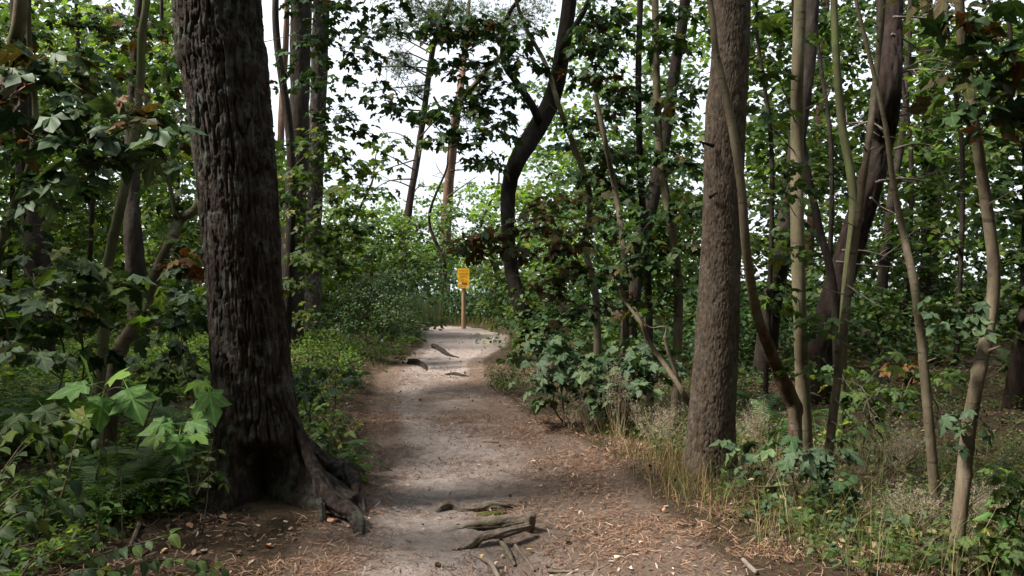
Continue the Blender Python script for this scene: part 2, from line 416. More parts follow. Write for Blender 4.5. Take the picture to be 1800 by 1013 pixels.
def ground_mat():
    m, n, l = new_mat('forest_floor')
    tc = nd(n, 'TexCoord')
    at = nd(n, 'Attribute', attribute_name='sand'); at2 = nd(n, 'Attribute', attribute_name='litter')
    # sand
    n1 = nd(n, 'TexNoise', Scale=9.0, Detail=12.0, Roughness=.82); l.new(tc.outputs['Object'], n1.inputs['Vector'])
    sand = ramp(n, [(.28, (.13, .10, .088)), (.44, (.31, .255, .232)), (.58, (.43, .365, .34)), (.75, (.54, .475, .45))]); l.new(n1.outputs['Fac'], sand.inputs['Fac'])
    # needle litter / humus
    n2 = nd(n, 'TexNoise', Scale=38.0, Detail=8.0, Roughness=.75); l.new(tc.outputs['Object'], n2.inputs['Vector'])
    lit = ramp(n, [(.28, (.055, .036, .027)), (.5, (.165, .118, .092)), (.68, (.27, .20, .165)), (.8, (.42, .35, .30))]); l.new(n2.outputs['Fac'], lit.inputs['Fac'])
    hum = ramp(n, [(.3, (.035, .024, .016)), (.55, (.075, .052, .033)), (.75, (.10, .085, .04))]); l.new(n2.outputs['Fac'], hum.inputs['Fac'])
    # breakup of the litter cover over the sand
    n3 = nd(n, 'TexNoise', Scale=3.6, Detail=12.0, Roughness=.8); l.new(tc.outputs['Object'], n3.inputs['Vector'])
    ad = nd(n, 'Math', operation='ADD'); l.new(at2.outputs['Fac'], ad.inputs[0]); l.new(n3.outputs['Fac'], ad.inputs[1])
    mr = nd(n, 'MapRange'); mr.inputs['From Min'].default_value = .82; mr.inputs['From Max'].default_value = 1.12
    l.new(ad.outputs[0], mr.inputs['Value'])
    mx = nd(n, 'Mix', data_type='RGBA'); l.new(mr.outputs['Result'], mx.inputs['Factor']); l.new(sand.outputs['Color'], mx.inputs['A']); l.new(lit.outputs['Color'], mx.inputs['B'])
    # off the path: humus
    ad2 = nd(n, 'Math', operation='ADD'); l.new(at.outputs['Fac'], ad2.inputs[0])
    sub = nd(n, 'Math', operation='MULTIPLY_ADD'); l.new(n3.outputs['Fac'], sub.inputs[0]); sub.inputs[1].default_value = .9; sub.inputs[2].default_value = -.45
    l.new(sub.outputs[0], ad2.inputs[1])
    mr2 = nd(n, 'MapRange'); mr2.inputs['From Min'].default_value = .25; mr2.inputs['From Max'].default_value = .6; l.new(ad2.outputs[0], mr2.inputs['Value'])
    mx2 = nd(n, 'Mix', data_type='RGBA'); l.new(mr2.outputs['Result'], mx2.inputs['Factor']); l.new(hum.outputs['Color'], mx2.inputs['A']); l.new(mx.outputs['Result'], mx2.inputs['B'])
    b = nd(n, 'Bump', Strength=1.0, Distance=.05)
    n4 = nd(n, 'TexNoise', Scale=55.0, Detail=7.0, Roughness=.75); l.new(tc.outputs['Object'], n4.inputs['Vector'])
    l.new(n4.outputs['Fac'], b.inputs['Height'])
    p = nd(n, 'BsdfPrincipled'); p.inputs['Roughness'].default_value = .95; p.inputs['Specular IOR Level'].default_value = .15
    l.new(mx2.outputs['Result'], p.inputs['Base Color']); l.new(b.outputs['Normal'], p.inputs['Normal'])
    o = nd(n, 'OutputMaterial'); l.new(p.outputs[0], o.inputs['Surface'])
    return m
GROUND = ground_mat()

def sea_mat():
    m, n, l = new_mat('sea_water')
    tc = nd(n, 'TexCoord'); no = nd(n, 'TexNoise', Scale=.35, Detail=6.0); l.new(tc.outputs['Object'], no.inputs['Vector'])
    b = nd(n, 'Bump', Strength=.4, Distance=.3); l.new(no.outputs['Fac'], b.inputs['Height'])
    p = nd(n, 'BsdfPrincipled'); p.inputs['Base Color'].default_value = (.10, .17, .2, 1); p.inputs['Roughness'].default_value = .25
    l.new(b.outputs['Normal'], p.inputs['Normal'])
    o = nd(n, 'OutputMaterial'); l.new(p.outputs[0], o.inputs['Surface'])
    return m
SEA = sea_mat()
# ------------------------------------------------------------------ ground and sea
def axis(lo, a, b, hi, step, g):
    mid = np.arange(a, b + 1e-6, step)
    up = [b]; s = step
    while up[-1] < hi: s *= g; up.append(up[-1] + s)
    dn = [a]; s = step
    while dn[-1] > lo: s *= g; dn.append(dn[-1] - s)
    return np.concatenate([np.array(dn[:0:-1]), mid, np.array(up[1:])])
gx = axis(-3000, -3.4, 3.4, 3000, .046, 1.06)
gy = axis(-300, 3.7, 9.5, 3000, .046, 1.05)
GX, GY = np.meshgrid(gx, gy)
fx, fy = GX.ravel(), GY.ravel()
gz = Hs(fx, fy)
nearm = (1 - sstep(12, 20, np.hypot(fx, fy)))
gz = gz + nearm * (.022 * fbm(fx * 7, fy * 7, seed=9, oct=3) + .008 * vnoise(fx * 26, fy * 26, seed=13))
nx, ny = len(gx), len(gy)
ii = np.arange(ny - 1)[:, None] * nx; jj = np.arange(nx - 1)[None, :]
gq = np.stack([ii + jj, ii + jj + 1, ii + nx + jj + 1, ii + nx + jj], -1).reshape(-1, 4)

def sand_mask(x, y):
    dx, hw = path_d(x, y)
    m = 1 - sstep(hw * .8, hw * 1.3 + .15, np.abs(dx))
    m = m * (1 - sstep(29, 31, y))
    def cap(ax, ay, bx, by, r):
        t = np.clip(((x - ax) * (bx - ax) + (y - ay) * (by - ay)) / ((bx - ax) ** 2 + (by - ay) ** 2), 0, 1)
        return 1 - sstep(r * .75, r * 1.2, np.hypot(x - ax - t * (bx - ax), y - ay - t * (by - ay)))
    return m
def litter_mask(x, y):
    dx, hw = path_d(x, y)
    l = .43 + .27 * sstep(.0, .8, dx) * (1 - sstep(8, 11, y)) + .28 * sstep(.55, .95, np.abs(dx) / hw) - .30 * sstep(13, 20, y)
    l = l + .34 * fbm(x * 1.1, y * .8, seed=77, oct=2) * (1 - sstep(15, 20, y))
    l = l - .18 * np.exp(-(((dx + .45) / .35) ** 2)) * (1 - sstep(9, 14, y))
    return np.clip(l, 0, 1)
gme = mesh_np('ground', np.stack([fx, fy, gz], 1), gq)
for nm, fn in (('sand', sand_mask), ('litter', litter_mask)):
    at = gme.attributes.new(nm, 'FLOAT', 'POINT'); at.data.foreach_set('value', fn(fx, fy).astype(np.float32))
gme.materials.append(GROUND)
ground = bpy.data.objects.new('ground', gme); COL.objects.link(ground)
tag(ground, 'sandy forest floor with a trodden path strewn with needles', None, None, 'structure')

g = Geo(); sy = np.array([[-4000, 72, -8.2], [4000, 72, -8.2], [4000, 4500, -8.2], [-4000, 4500, -8.2]], float)
g.add(sy, [[0, 1, 2, 3]]); tag(g.build('sea', SEA), 'pale sea beyond the trees', None, None, 'structure')

# ------------------------------------------------------------------ leaf shapes (base at origin, tip at +y, face up)
def mirror(half):
    r = [(x, y) for x, y in half]
    l = [(-x, y) for x, y in half[::-1] if abs(x) > 1e-6]
    return np.array(r + l)
def maple(half, center, droop=.28, petiole=False):
    o = mirror(half)
    r = np.hypot(o[:, 0], o[:, 1] - center)
    z = -droop * r ** 2 + np.where(r < .36, .09, -.03)
    V = np.vstack([np.column_stack([o, z]), [0, center, .0]])
    n = len(o); k = np.arange(n)
    T = np.stack([np.full(n, n), (k + 1) % n, k], 1)[:, ::-1]
    if petiole:
        b = len(V)
        V = np.vstack([V, [[-.012, .02, 0], [.012, .02, 0], [.008, -.5, -.10], [-.008, -.5, -.10]]])
        T = np.vstack([T, [[b, b + 1, b + 2], [b, b + 2, b + 3]]])
    return V, T
HALF_HI = [(0, .02), (.13, -.09), (.27, -.06), (.40, -.03), (.33, .10), (.30, .17), (.40, .24), (.45, .36), (.55, .47), (.40, .49), (.30, .50), (.19, .52), (.25, .64), (.19, .74), (.12, .84), (0, 1.03)]
HALF_MD = [(0, .02), (.36, -.05), (.29, .17), (.54, .46), (.20, .51), (.2, .74), (0, 1.03)]
HALF_LO = [(0, 0), (.46, .06), (.30, .30), (.42, .56), (0, 1.0)]
MAPLE_HI = maple(HALF_HI, .3, petiole=True)
MAPLE_MD = maple(HALF_MD, .3)
MAPLE_LO = (lambda o: (np.column_stack([o, -.2 * (np.hypot(o[:, 0], o[:, 1] - .3)) ** 2]), np.array([[0, i, i + 1] for i in range(1, len(o) - 1)])))(mirror(HALF_LO))
def ovate(w=.27, fold=.07, petiole=False):
    ys = [0, .22, .5, .78, 1]; ws = [0, w * .85, w, w * .55, 0]
    V = [(0, 0, 0)]; 
    for y, q in zip(ys[1:-1], ws[1:-1]): V += [(-q, y, fold - .22 * y * y), (0, y, -.22 * y * y), (q, y, fold - .22 * y * y)]
    V.append((0, 1, -.24))
    T = [(0, 2, 1), (0, 3, 2)]
    for i in (0, 1):
        a = 1 + 3 * i
        T += [(a, a + 1, a + 4), (a, a + 4, a + 3), (a + 1, a + 2, a + 5), (a + 1, a + 5, a + 4)]
    T += [(7, 8, 10), (8, 9, 10)]
    V = np.array(V, float); T = np.array(T)[:, ::-1]
    if petiole:
        b = len(V); V = np.vstack([V, [[-.012, .02, 0], [.012, .02, 0], [.008, -.15, -.03], [-.008, -.15, -.03]]])
        T = np.vstack([T, [[b, b + 1, b + 2], [b, b + 2, b + 3]]])
    return V, T
OVATE = ovate()
OVATE_P = ovate(.29, .06, True)
OVATE_LO = (np.array([(0, 0, 0), (.28, .45, .04), (0, 1, -.15), (-.28, .45, .04)], float), np.array([(0, 1, 2), (0, 2, 3)]))

def frames(d, nrm):
    y = unit(d); z = nrm - y * np.sum(nrm * y, -1, keepdims=True); z = unit(z)
    x = np.cross(y, z)
    return x, y, z
def leaf_geo(tmpl, pos, d, nrm, size, rng=RNG):
    TV, TT = tmpl
    x, y, z = frames(d, nrm)
    N = len(pos); bz = rng.uniform(.2, 1.7, N)[:, None]; bx = rng.uniform(.85, 1.12, N)[:, None]
    V = pos[:, None, :] + size[:, None, None] * ((TV[None, :, 0] * bx)[..., None] * x[:, None, :] + TV[None, :, 1, None] * y[:, None, :] + (TV[None, :, 2] * bz)[..., None] * z[:, None, :])
    T = (TT[None] + (np.arange(N) * len(TV))[:, None, None]).reshape(-1, 3)
    return V.reshape(-1, 3), T

LEAF_MESH = {}
def leaf_mesh(tname, tmpl, mat):
    key = (tname, mat.name)
    if key not in LEAF_MESH:
        out = []
        mat = veined(mat)
        for v in range(5):
            V = tmpl[0].copy(); V[:, 2] *= (.5, 1.0, 1.5, .8, 1.2)[v]; V[:, 0] *= (1, 1.1, .88, .95, 1.05)[v]
            if v == 1: V[:, 2] += .22 * V[:, 0] * V[:, 1]
            if v == 2: V[:, 2] += .32 * np.abs(V[:, 0])
            if v == 3: V[:, 2] -= .30 * np.abs(V[:, 0]) + .22 * np.clip(V[:, 1] - .4, 0, 1) ** 1.5; V[:, 0] += .12 * V[:, 1] ** 2
            if v == 4: V[:, 2] += .18 * np.sin(V[:, 1] * 6) * .3 - .25 * V[:, 0] * V[:, 1]; V[:, 0] -= .08 * V[:, 1] ** 2
            me = mesh_np('leaf', V, None, tmpl[1], True); me.materials.append(mat); out.append(me)
        LEAF_MESH[key] = out
    return LEAF_MESH[key]

def in_view(p, m=20):
    Y = np.maximum(p[:, 1], .1)
    px = 900 + p[:, 0] / Y * F; py = 506.5 - (p[:, 2] - EYE) / Y * F
    return (px > -m) & (px < 1800 + m) & (py > -m) & (py < 1013 + m) & (p[:, 1] > .5)

OBJ_LEAVES = [0]
DENS, PER = 2.0, 1.25
class Plant:
    """a thing: Empty at its base, parts as children"""
    def __init__(s, name, label, cat, base, group=None, seed=None):
        s.o = thing(name, label, cat, base, group)
        s.base = np.array(base, float)
        s.lv = {}
        s.main = None; s.nodes = []
        s.rng = np.random.default_rng(seed if seed is not None else len(EMPTIES) * 13 + 5)
    def stem(s, pts, rad, mat, name='trunk', k=10, n=30, disp=None, main=True):
        if main and s.main is None:
            s.main = resample(pts, rad, 60)
        g = Geo(); g.add(*tube(pts, rad, k, n, disp))
        return g.build(name, mat, s.o)
    def leaf(s, mat, pos, d, nrm, size):
        L = s.lv.setdefault(mat.name, [[], [], [], []])
        for a, b in zip(L, (pos, d, nrm, size)): a.append(np.asarray(b, float))
    def attach(s, c):
        if s.nodes:
            B = np.concatenate(s.nodes); dd = np.linalg.norm(B - c, axis=1) + np.clip(B[:, 2] - c[2], 0, 9) * .8
            j = int(np.argmin(dd))
            hd0 = np.linalg.norm(s.main[0] - c, axis=1).min()
            if dd[j] < .75 * hd0: return B[j], .03
        C, R = s.main
        hd = np.hypot(C[:, 0] - c[0], C[:, 1] - c[1])
        want = c[2] - .35 * hd
        i = int(np.argmin(np.abs(C[:, 2] - want) + .3 * hd))
        return C[i], R[i]
    def spray(s, c, rad, clumps, per, size, mats, cr=.3, wood=TWIG, start=None, r0=None, droop=.5, name='branch', up=.9, tw=.0035):
        """one branch reaching to c, twigs to clumps spread through an ellipsoid, leaves in tilted layers"""
        rng = s.rng
        c = np.asarray(c, float); rad = np.asarray(rad, float) * np.ones(3)
        if start is None:
            start, rr = s.attach(c)
        else: rr = .03
        L = np.linalg.norm(c - start)
        r0 = r0 or float(np.clip(.008 * L, .005, max(rr * .6, .006)))
        mid = (start + c) / 2 + rng.normal(0, .10 * L, 3) + np.array([0, 0, .07 * L])
        g = Geo(); bp = [start, mid, c]; br = [r0, r0 * .65, r0 * .4]
        g.add(*tube(bp, br, 5, 9))
        BC, _ = resample(bp, br, 20)
        s.nodes.append(BC[8:])
        for q in range(clumps):
            v = unit(rng.normal(0, 1, 3)) * rng.uniform(.15, 1) ** .6
            cc = c + v * rad
            a = BC[int(rng.integers(9, 20))] if L > .3 else BC[-1]
            m2 = (a + cc) / 2 + rng.normal(0, .05, 3) * np.linalg.norm(cc - a) + np.array([0, 0, .04])
            g.add(*tube([a, m2, cc], [max(r0 * .35, tw), tw * 1.1, tw * .5], 4, 5, cap=False))
            n = max(3, int(PER * per * rng.uniform(.6, 1.35)))
            ph = rng.uniform(0, 2 * np.pi, n); ro = cr * np.sqrt(rng.uniform(.02, 1, n))
            out = np.stack([np.cos(ph), np.sin(ph), np.zeros(n)], 1)
            tilt = rng.normal(0, .22, 2)
            pos = cc + out * ro[:, None]
            pos[:, 2] += -.3 * ro ** 1.3 + rng.normal(0, .05, n) + pos_t(out, ro, tilt)
            d = out + rng.normal(0, .35, (n, 3)) + np.array([0, 0, -droop]) * rng.uniform(.3, 1.6, n)[:, None]
            nm = np.array([0, 0, up]) + out * .35 + rng.normal(0, .33, (n, 3))
            sz = size * rng.uniform(.6, 1.25, n)
            pick = rng.random(n)
            acc = 0
            tot = sum(w for _, w in mats)
            mk = rng.random() * .5
            pick = (pick * .5 + mk)
            for m, w in mats:
                sel = (pick >= acc / tot) & (pick < (acc + w) / tot); acc += w
                if sel.any(): s.leaf(m, pos[sel], d[sel], nm[sel], sz[sel])
        return g.build(name, wood, s.o)
    def blob(s, px, py, Y, rx, ry, mats, size=.13, dens=1.0, per=13, cr=.3, **kw):
        c = P(px, py, Y); k = Y / F
        n = max(2, int(round(DENS * dens * math.pi * rx * ry * k * k / (math.pi * cr * cr * .55))))
        return s.spray(c, (rx * k, (rx + ry) * .5 * k * .9, ry * k), n, per, size, mats, cr, **kw)
    def finish(s, hi=('maple', MAPLE_HI), md=MAPLE_MD, objs=300, minpx=13, name='crown'):
        allp = []
        for mn, L in s.lv.items():
            pos, d, nm = (np.concatenate(L[i]) for i in range(3)); sz = np.concatenate([np.atleast_1d(a) for a in L[3]])
            allp.append((mn, pos, d, nm, sz))
        if not allp: return
        score = np.concatenate([np.where(in_view(p), z * F / np.maximum(p[:, 1], .3), 0) for _, p, _, _, z in allp])
        thr = max(minpx, np.sort(score)[::-1][min(objs, len(score) - 1)]) if objs else 1e9
        for mn, pos, d, nm, sz in allp:
            mat = MATS[mn]
            sco = np.where(in_view(pos), sz * F / np.maximum(pos[:, 1], .3), 0)
            sel = sco > thr
            if sel.any():
                ms = leaf_mesh(hi[0], hi[1], mat)
                x, y, z = frames(d[sel], nm[sel])
                for i, (p, q) in enumerate(zip(pos[sel], sz[sel])):
                    ob = bpy.data.objects.new('leaf', ms[int(s.rng.integers(5))]); COL.objects.link(ob); ob.parent = s.o
                    l = p - s.base
                    ob.matrix_basis = Matrix(((x[i, 0] * q, y[i, 0] * q, z[i, 0] * q, l[0]), (x[i, 1] * q, y[i, 1] * q, z[i, 1] * q, l[1]), (x[i, 2] * q, y[i, 2] * q, z[i, 2] * q, l[2]), (0, 0, 0, 1)))
                    OBJ_LEAVES[0] += 1
            rest = ~sel
            if rest.any():
                g = Geo(); V, T = leaf_geo(md, pos[rest], d[rest], nm[rest], sz[rest], s.rng); g.add(V, None, T)
                tag(g.build(name, mat, s.o), kind='stuff')

def root_disp(s, a=.25):
    def f(TH, S, RR):
        w = vnoise(np.cos(TH), np.sin(TH), S * 7, s)
        g = np.abs(np.sin(TH * 2.5 + 2.2 * w + S * 3)) 
        return RR * (a * 1.3 * fbm(np.cos(TH) * .8, np.sin(TH) * .8, S * 9, s + 1, 3) + .34 * (g - .6) + .7 * a * fbm(np.cos(TH) * 4, np.sin(TH) * 4, S * 34, s + 3, 3))
    return f

def pos_t(out, ro, tilt):
    return (out[:, 0] * tilt[0] + out[:, 1] * tilt[1]) * ro

def px_path(pp, Y, w=None, seed=0, base=True, wob=.012, ext=0, extlean=(0, 0)):
    """photo pixels listed from the top down -> 3D points from the base up, with radii"""
    rng = np.random.default_rng(seed)
    n = len(pp)
    ys = (np.full(n, float(Y)) if np.isscalar(Y) else np.array(Y, float)) * (1 + rng.normal(0, wob, n))
    pts = np.array([P(p[0], p[1], y) for p, y in zip(pp, ys)])[::-1]
    rad = np.array([p[2] / 2 / F * y for p, y in zip(pp, ys)])[::-1]
    if base:
        x, y = pts[0][:2]
        gz = H1(x, y)
        pts[0][2] = gz - .12 if abs(pts[0][2] - gz) > .05 else pts[0][2] - .1
        if pts[1][2] < pts[0][2] + .15: pts = np.delete(pts, 1, 0); rad = np.delete(rad, 1)
    if ext:
        d = unit(pts[-1] - pts[-2]); d = unit(d * .5 + np.array([extlean[0], extlean[1], .9]))
        pts = np.vstack([pts, pts[-1] + d * ext * .5, pts[-1] + d * ext + rng.normal(0, .04 * ext, 3) * np.array([1, 1, 0])])
        rad = np.concatenate([rad, [rad[-1] * .8, rad[-1] * .4]])
    return pts, rad

def ridges(seed, ncell, vlen, depth, fine=.25):
    def f(TH, S, RR):
        u = TH / (2 * np.pi) * ncell; v = S / vlen
        wu = .45 * vnoise(np.cos(TH) * 2.2, np.sin(TH) * 2.2, S * 2.2 / max(vlen * 3, .2), seed)
        wv = .5 * vnoise(np.cos(TH) * 3, np.sin(TH) * 3, S * 4, seed + 1)
        f1, f2, cid = worley(u + wu, v + wv, ncell, seed)
        e = f2 - f1
        plate = sstep(.0, .2, e) * .75 + .25 * sstep(.1, .6, e)
        sc_ = fbm(np.cos(TH) * RR * 28, np.sin(TH) * RR * 28, S * 14, seed + 5, 3)
        return depth * (plate - 1 + .45 * (cid - .5) * plate) + depth * fine * sc_
    return f
def furrows(seed, r, wl, stretch, depth, flake=.3):
    f = r / wl; g = 1 / (wl * stretch)
    def fn(TH, S, RR):
        c, s_ = np.cos(TH) * f, np.sin(TH) * f
        wx = .28 * vnoise(c * .8, s_ * .8, S * g * 2.0, seed + 9)
        n1 = np.abs(vnoise(c + wx, s_ + wx, S * g, seed) + .35 * vnoise(c * 2.1, s_ * 2.1, S * g * 2.3, seed + 1))
        n2 = np.abs(vnoise(c * 1.9, s_ * 1.9 + wx, S * g * 1.5, seed + 2) + .3 * vnoise(c * 4, s_ * 4, S * g * 5, seed + 3))
        p = sstep(.0, .13, n1) * (.55 + .45 * sstep(.0, .2, n2))
        fl = fbm(c * 3.4, s_ * 3.4, S * g * 7, seed + 4, 3)
        fl = np.floor(fl * 5 + .5 * vnoise(c * 7, s_ * 7, S * g * 20, seed + 6)) / 5
        return depth * (p - 1) + depth * flake * fl
    return fn
def knots(seed, amp=.06):
    """smooth bark with node rings and slight swellings"""
    def f(TH, S, RR):
        r = np.random.default_rng(seed)
        out = .05 * RR * vnoise(np.cos(TH) * 1.5, np.sin(TH) * 1.5, S * 3, seed)
        s = .2
        while s < S.max():
            a = r.uniform(0, 6.28)
            out = out + RR * amp * np.exp(-((S - s - .01 * np.cos(TH - a)) / .012) ** 2) * (.5 + .5 * np.cos(TH - a))
            out = out + RR * .22 * np.exp(-((S - s) / .022) ** 2) * np.clip(np.cos(TH - a), 0, 1) ** 6
            s += r.uniform(.16, .38)
        return out
    return f
# ------------------------------------------------------------------ the two big trunks beside the path
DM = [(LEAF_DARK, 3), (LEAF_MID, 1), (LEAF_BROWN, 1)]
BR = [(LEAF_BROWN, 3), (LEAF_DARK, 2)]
MD = [(LEAF_MID, 4), (LEAF_DARK, 1), (LEAF_BRIGHT, 1)]
BRT = [(LEAF_BRIGHT, 3), (LEAF_MID, 2)]
PAL = [(LEAF_PALE, 3), (LEAF_BRIGHT, 2)]
GRY = [(LEAF_GREY, 4), (LEAF_DARK, 1)]

def big_pine():
    Y = 5.75
    pp = [(383, 0, 150), (393, 100, 149), (415, 300, 138), (430, 500, 130), (447, 700, 138), (462, 830, 142), (468, 912, 148)]
    pts, rad = px_path(pp, Y, base=True, wob=0, ext=9)
    base = (pts[0][0], pts[0][1], H1(pts[0][0], pts[0][1]))
    t = Plant('furrowed_pine', 'thick dark pine with deeply furrowed bark and hollow foot left of the path', 'tree', base)
    rg_a = furrows(21, .31, .058, 7.5, .042, .15); rg_c = ridges(22, 30, .16, .005, .4); rg_d = furrows(27, .31, .024, 4.0, .008, .25)
    rg_b = lambda TH, S, RR: rg_c(TH, S, RR) + rg_d(TH, S, RR)
    rg = lambda TH, S, RR: rg_a(TH, S, RR) + rg_b(TH, S, RR) + .008 * fbm(np.cos(TH) * 2, np.sin(TH) * 2, S * 2, 23, 3)
    def disp(TH, S, RR):
        d = rg(TH, S, RR)
        z = S - .1
        fl = np.exp(-np.clip(z, 0, 9) / .17)
        lob = .16 + .22 * np.clip(np.cos(TH - math.radians(-18)), 0, 1) ** 4 + .10 * np.clip(np.cos(TH - math.radians(-140)), 0, 1) ** 6 + .12 * np.clip(np.cos(TH - math.radians(80)), 0, 1) ** 3 + .1 * np.clip(np.cos(TH - math.radians(190)), 0, 1) ** 4
        d = d + fl * lob * 1.1
        da = (np.mod(TH - math.radians(-62) + np.pi, 2 * np.pi) - np.pi) + .18 * vnoise(S * 6, TH * 0, seed=3)
        hol = np.exp(-(da / .58) ** 4) * (1 - sstep(.20, .46, z + .05 * vnoise(TH * 6, S * 3, seed=8)))
        return d * (1 - .7 * hol) - .36 * hol
    nn = np.concatenate([np.linspace(0, .36, 420), np.linspace(.362, 1, 60)])
    V, Q, T = tube(pts, rad, 290, nn, disp)
    g = Geo(); g.add(V, Q, T); g.build('trunk', BARK_PINE, t.o)
    t.main = resample(pts, rad, 60)
    rd = lambda s: (lambda TH, S, RR: RR * (.25 * fbm(np.cos(TH) * 1.5, np.sin(TH) * 1.5, S * 9, s, 3) + .3 * fbm(np.cos(TH) * 3, np.sin(TH) * 3, S * 26, s + 2, 3)))
    def gp(px, py, Yd, dz=0):
        p = P(px, py, Yd); return p
    for i, (pp, Ys, rr) in enumerate([
        ([(505, 700), (562, 845), (590, 885), (615, 900), (628, 918), (634, 950)], [5.75, 5.52, 5.4, 5.32, 5.22, 5.05], [.03, .06, .07, .065, .06, .03]),
        ([(535, 780), (580, 822), (610, 826), (622, 850), (630, 885), (640, 905)], [5.95, 5.95, 5.9, 5.8, 5.65, 5.5], [.07, .085, .085, .075, .06, .03]),
        ([(530, 770), (560, 860), (600, 880), (628, 892)], [5.7, 5.6, 5.62, 5.6], [.05, .06, .05, .03]),
        ([(562, 880), (566, 900), (567, 925)], [5.38, 5.3, 5.25], [.035, .03, .02]),
        ([(405, 850), (395, 890), (388, 915), (378, 935)], [5.55, 5.45, 5.4, 5.3], [.07, .07, .05, .02]),
        ([(430, 895), (438, 915), (440, 930)], [5.4, 5.33, 5.28], [.05, .04, .02]),
    ]):
        p3 = [P(a[0], a[1], y) for a, y in zip(pp, Ys)]
        p3[-1][2] = min(p3[-1][2], H1(p3[-1][0], p3[-1][1]) - .02)
        g = Geo(); g.add(*tube(p3, [r * .8 for r in rr], 34, 80, root_disp(60 + i * 5))); g.build('root', BARK_PINE, t.o)
    return t
pine1 = big_pine()

def scaly_pine():
    Y = 6.9
    pp = [(1287, 0, 64), (1276, 200, 71), (1269, 400, 68), (1260, 600, 76), (1252, 720, 80), (1247, 800, 86), (1245, 842, 92)]
    pts, rad = px_path(pp, Y, base=True, wob=0, ext=9)
    t = Plant('scaly_pine', 'straight brown conifer trunk with fine scaly bark right of the path', 'tree', (pts[0][0], pts[0][1], H1(*pts[0][:2])))
    rg = furrows(33, .17, .027, 3.0, .013, .4); rg2 = ridges(37, 40, .05, .003, .6)
    def disp(TH, S, RR):
        fl = np.exp(-np.clip(S - .1, 0, 9) / .16) * (.05 + .05 * np.cos(3 * TH + 1))
        return rg(TH, S, RR) + rg2(TH, S, RR) + fl
    nn = np.concatenate([np.linspace(0, .36, 330), np.linspace(.364, 1, 40)])
    V, Q, T = tube(pts, rad, 220, nn, disp)
    g = Geo(); g.add(V, Q, T); g.build('trunk', BARK_FINE, t.o)
    for px, py, l in ((1242, 255, -12), (1255, 345, 5)):   # broken stubs
        a = P(px + (12 if l < 0 else -8), py + 2, 6.75); b = P(px + l, py - 6, 6.7)
        g = Geo(); g.add(*tube([a, b], [.018, .008], 6, 4)); g.build('branch_stub', BARK_DARK, t.o)
    return t
pine2 = scaly_pine()

# ------------------------------------------------------------------ other trunks: one row each
def tree(name, label, cat, pp, Y, mat, k=14, n=60, disp=None, ext=4, seed=1, group=None, extlean=(0, 0), base=True, wob=.012, ws=1.0):
    pp = [(a, b, c * ws) for a, b, c in pp]
    pts, rad = px_path(pp, Y, seed=seed, ext=ext, extlean=extlean, base=base, wob=wob)
    b = (pts[0][0], pts[0][1], H1(pts[0][0], pts[0][1]))
    t = Plant(name, label, cat, b, group, seed)
    t.stem(pts, rad, mat, 'trunk', k, n, disp)
    return t

def limb(t, pp, Y, mat, name='limb', k=8, n=24, disp=None):
    pts = [P(p[0], p[1], y) for p, y in zip(pp, [Y] * len(pp) if np.isscalar(Y) else Y)]
    yy = [Y] * len(pp) if np.isscalar(Y) else Y
    g = Geo(); g.add(*tube(pts, [p[2] / 2 / F * y for p, y in zip(pp, yy)], k, n, disp)); return g.build(name, mat, t.o)

def dead_twigs(t, specs, Y, mat=TWIG_DEAD, seed=0, r=2.2):
    rng = np.random.default_rng(seed)
    for (x0, y0, x1, y1) in specs:
        dY = rng.normal(0, .035) * Y
        a, b = P(x0, y0, Y), P(x1, y1, Y + dY)
        L = np.linalg.norm(b - a); m = (a + b) / 2 + rng.normal(0, .06, 3) * L + np.array([0, 0, .05 * L])
        g = Geo(); rr = r / 2 / F * Y
        g.add(*tube([a, m, b], [rr, rr * .7, rr * .3], 5, 8))
        C, _ = resample([a, m, b], [1, 1, 1], 12)
        for q in range(int(rng.integers(2, 5))):
            s = C[int(rng.integers(3, 11))]; e = s + rng.normal(0, .22, 3) * L + (b - a) * .15
            g.add(*tube([s, (s + e) / 2 + rng.normal(0, .03, 3) * L, e], [rr * .45, rr * .3, rr * .12], 4, 5, cap=False))
        g.build('dead_branch', mat, t.o)

# S-curved dark tree in the middle
t3 = tree('curved_pine', 'dark tree with a strongly S-curved trunk in the middle distance', 'tree',
     [(1002, -10, 34), (985, 110, 38), (968, 180, 44), (938, 235, 48), (908, 285, 42), (894, 335, 38), (893, 400, 32), (900, 480, 34), (918, 545, 42), (934, 592, 58)], 21.5, BARK_BLACK, 22, 110, ridges(41, 12, .7, .035), ext=5, seed=4, ws=.75)
limb(t3, [(948, 215, 15), (935, 185, 14), (908, 145, 12), (886, 110, 11), (886, 55, 9), (900, 15, 7), (935, -20, 6)], [21.4, 21.2, 21, 20.8, 20.8, 20.8, 20.8], BARK_BLACK)
limb(t3, [(984, 110, 12), (990, 80, 12), (1015, 40, 11), (1040, -5, 9), (1060, -40, 7)], [21.3, 21, 20.8, 20.6, 20.4], BARK_BLACK)

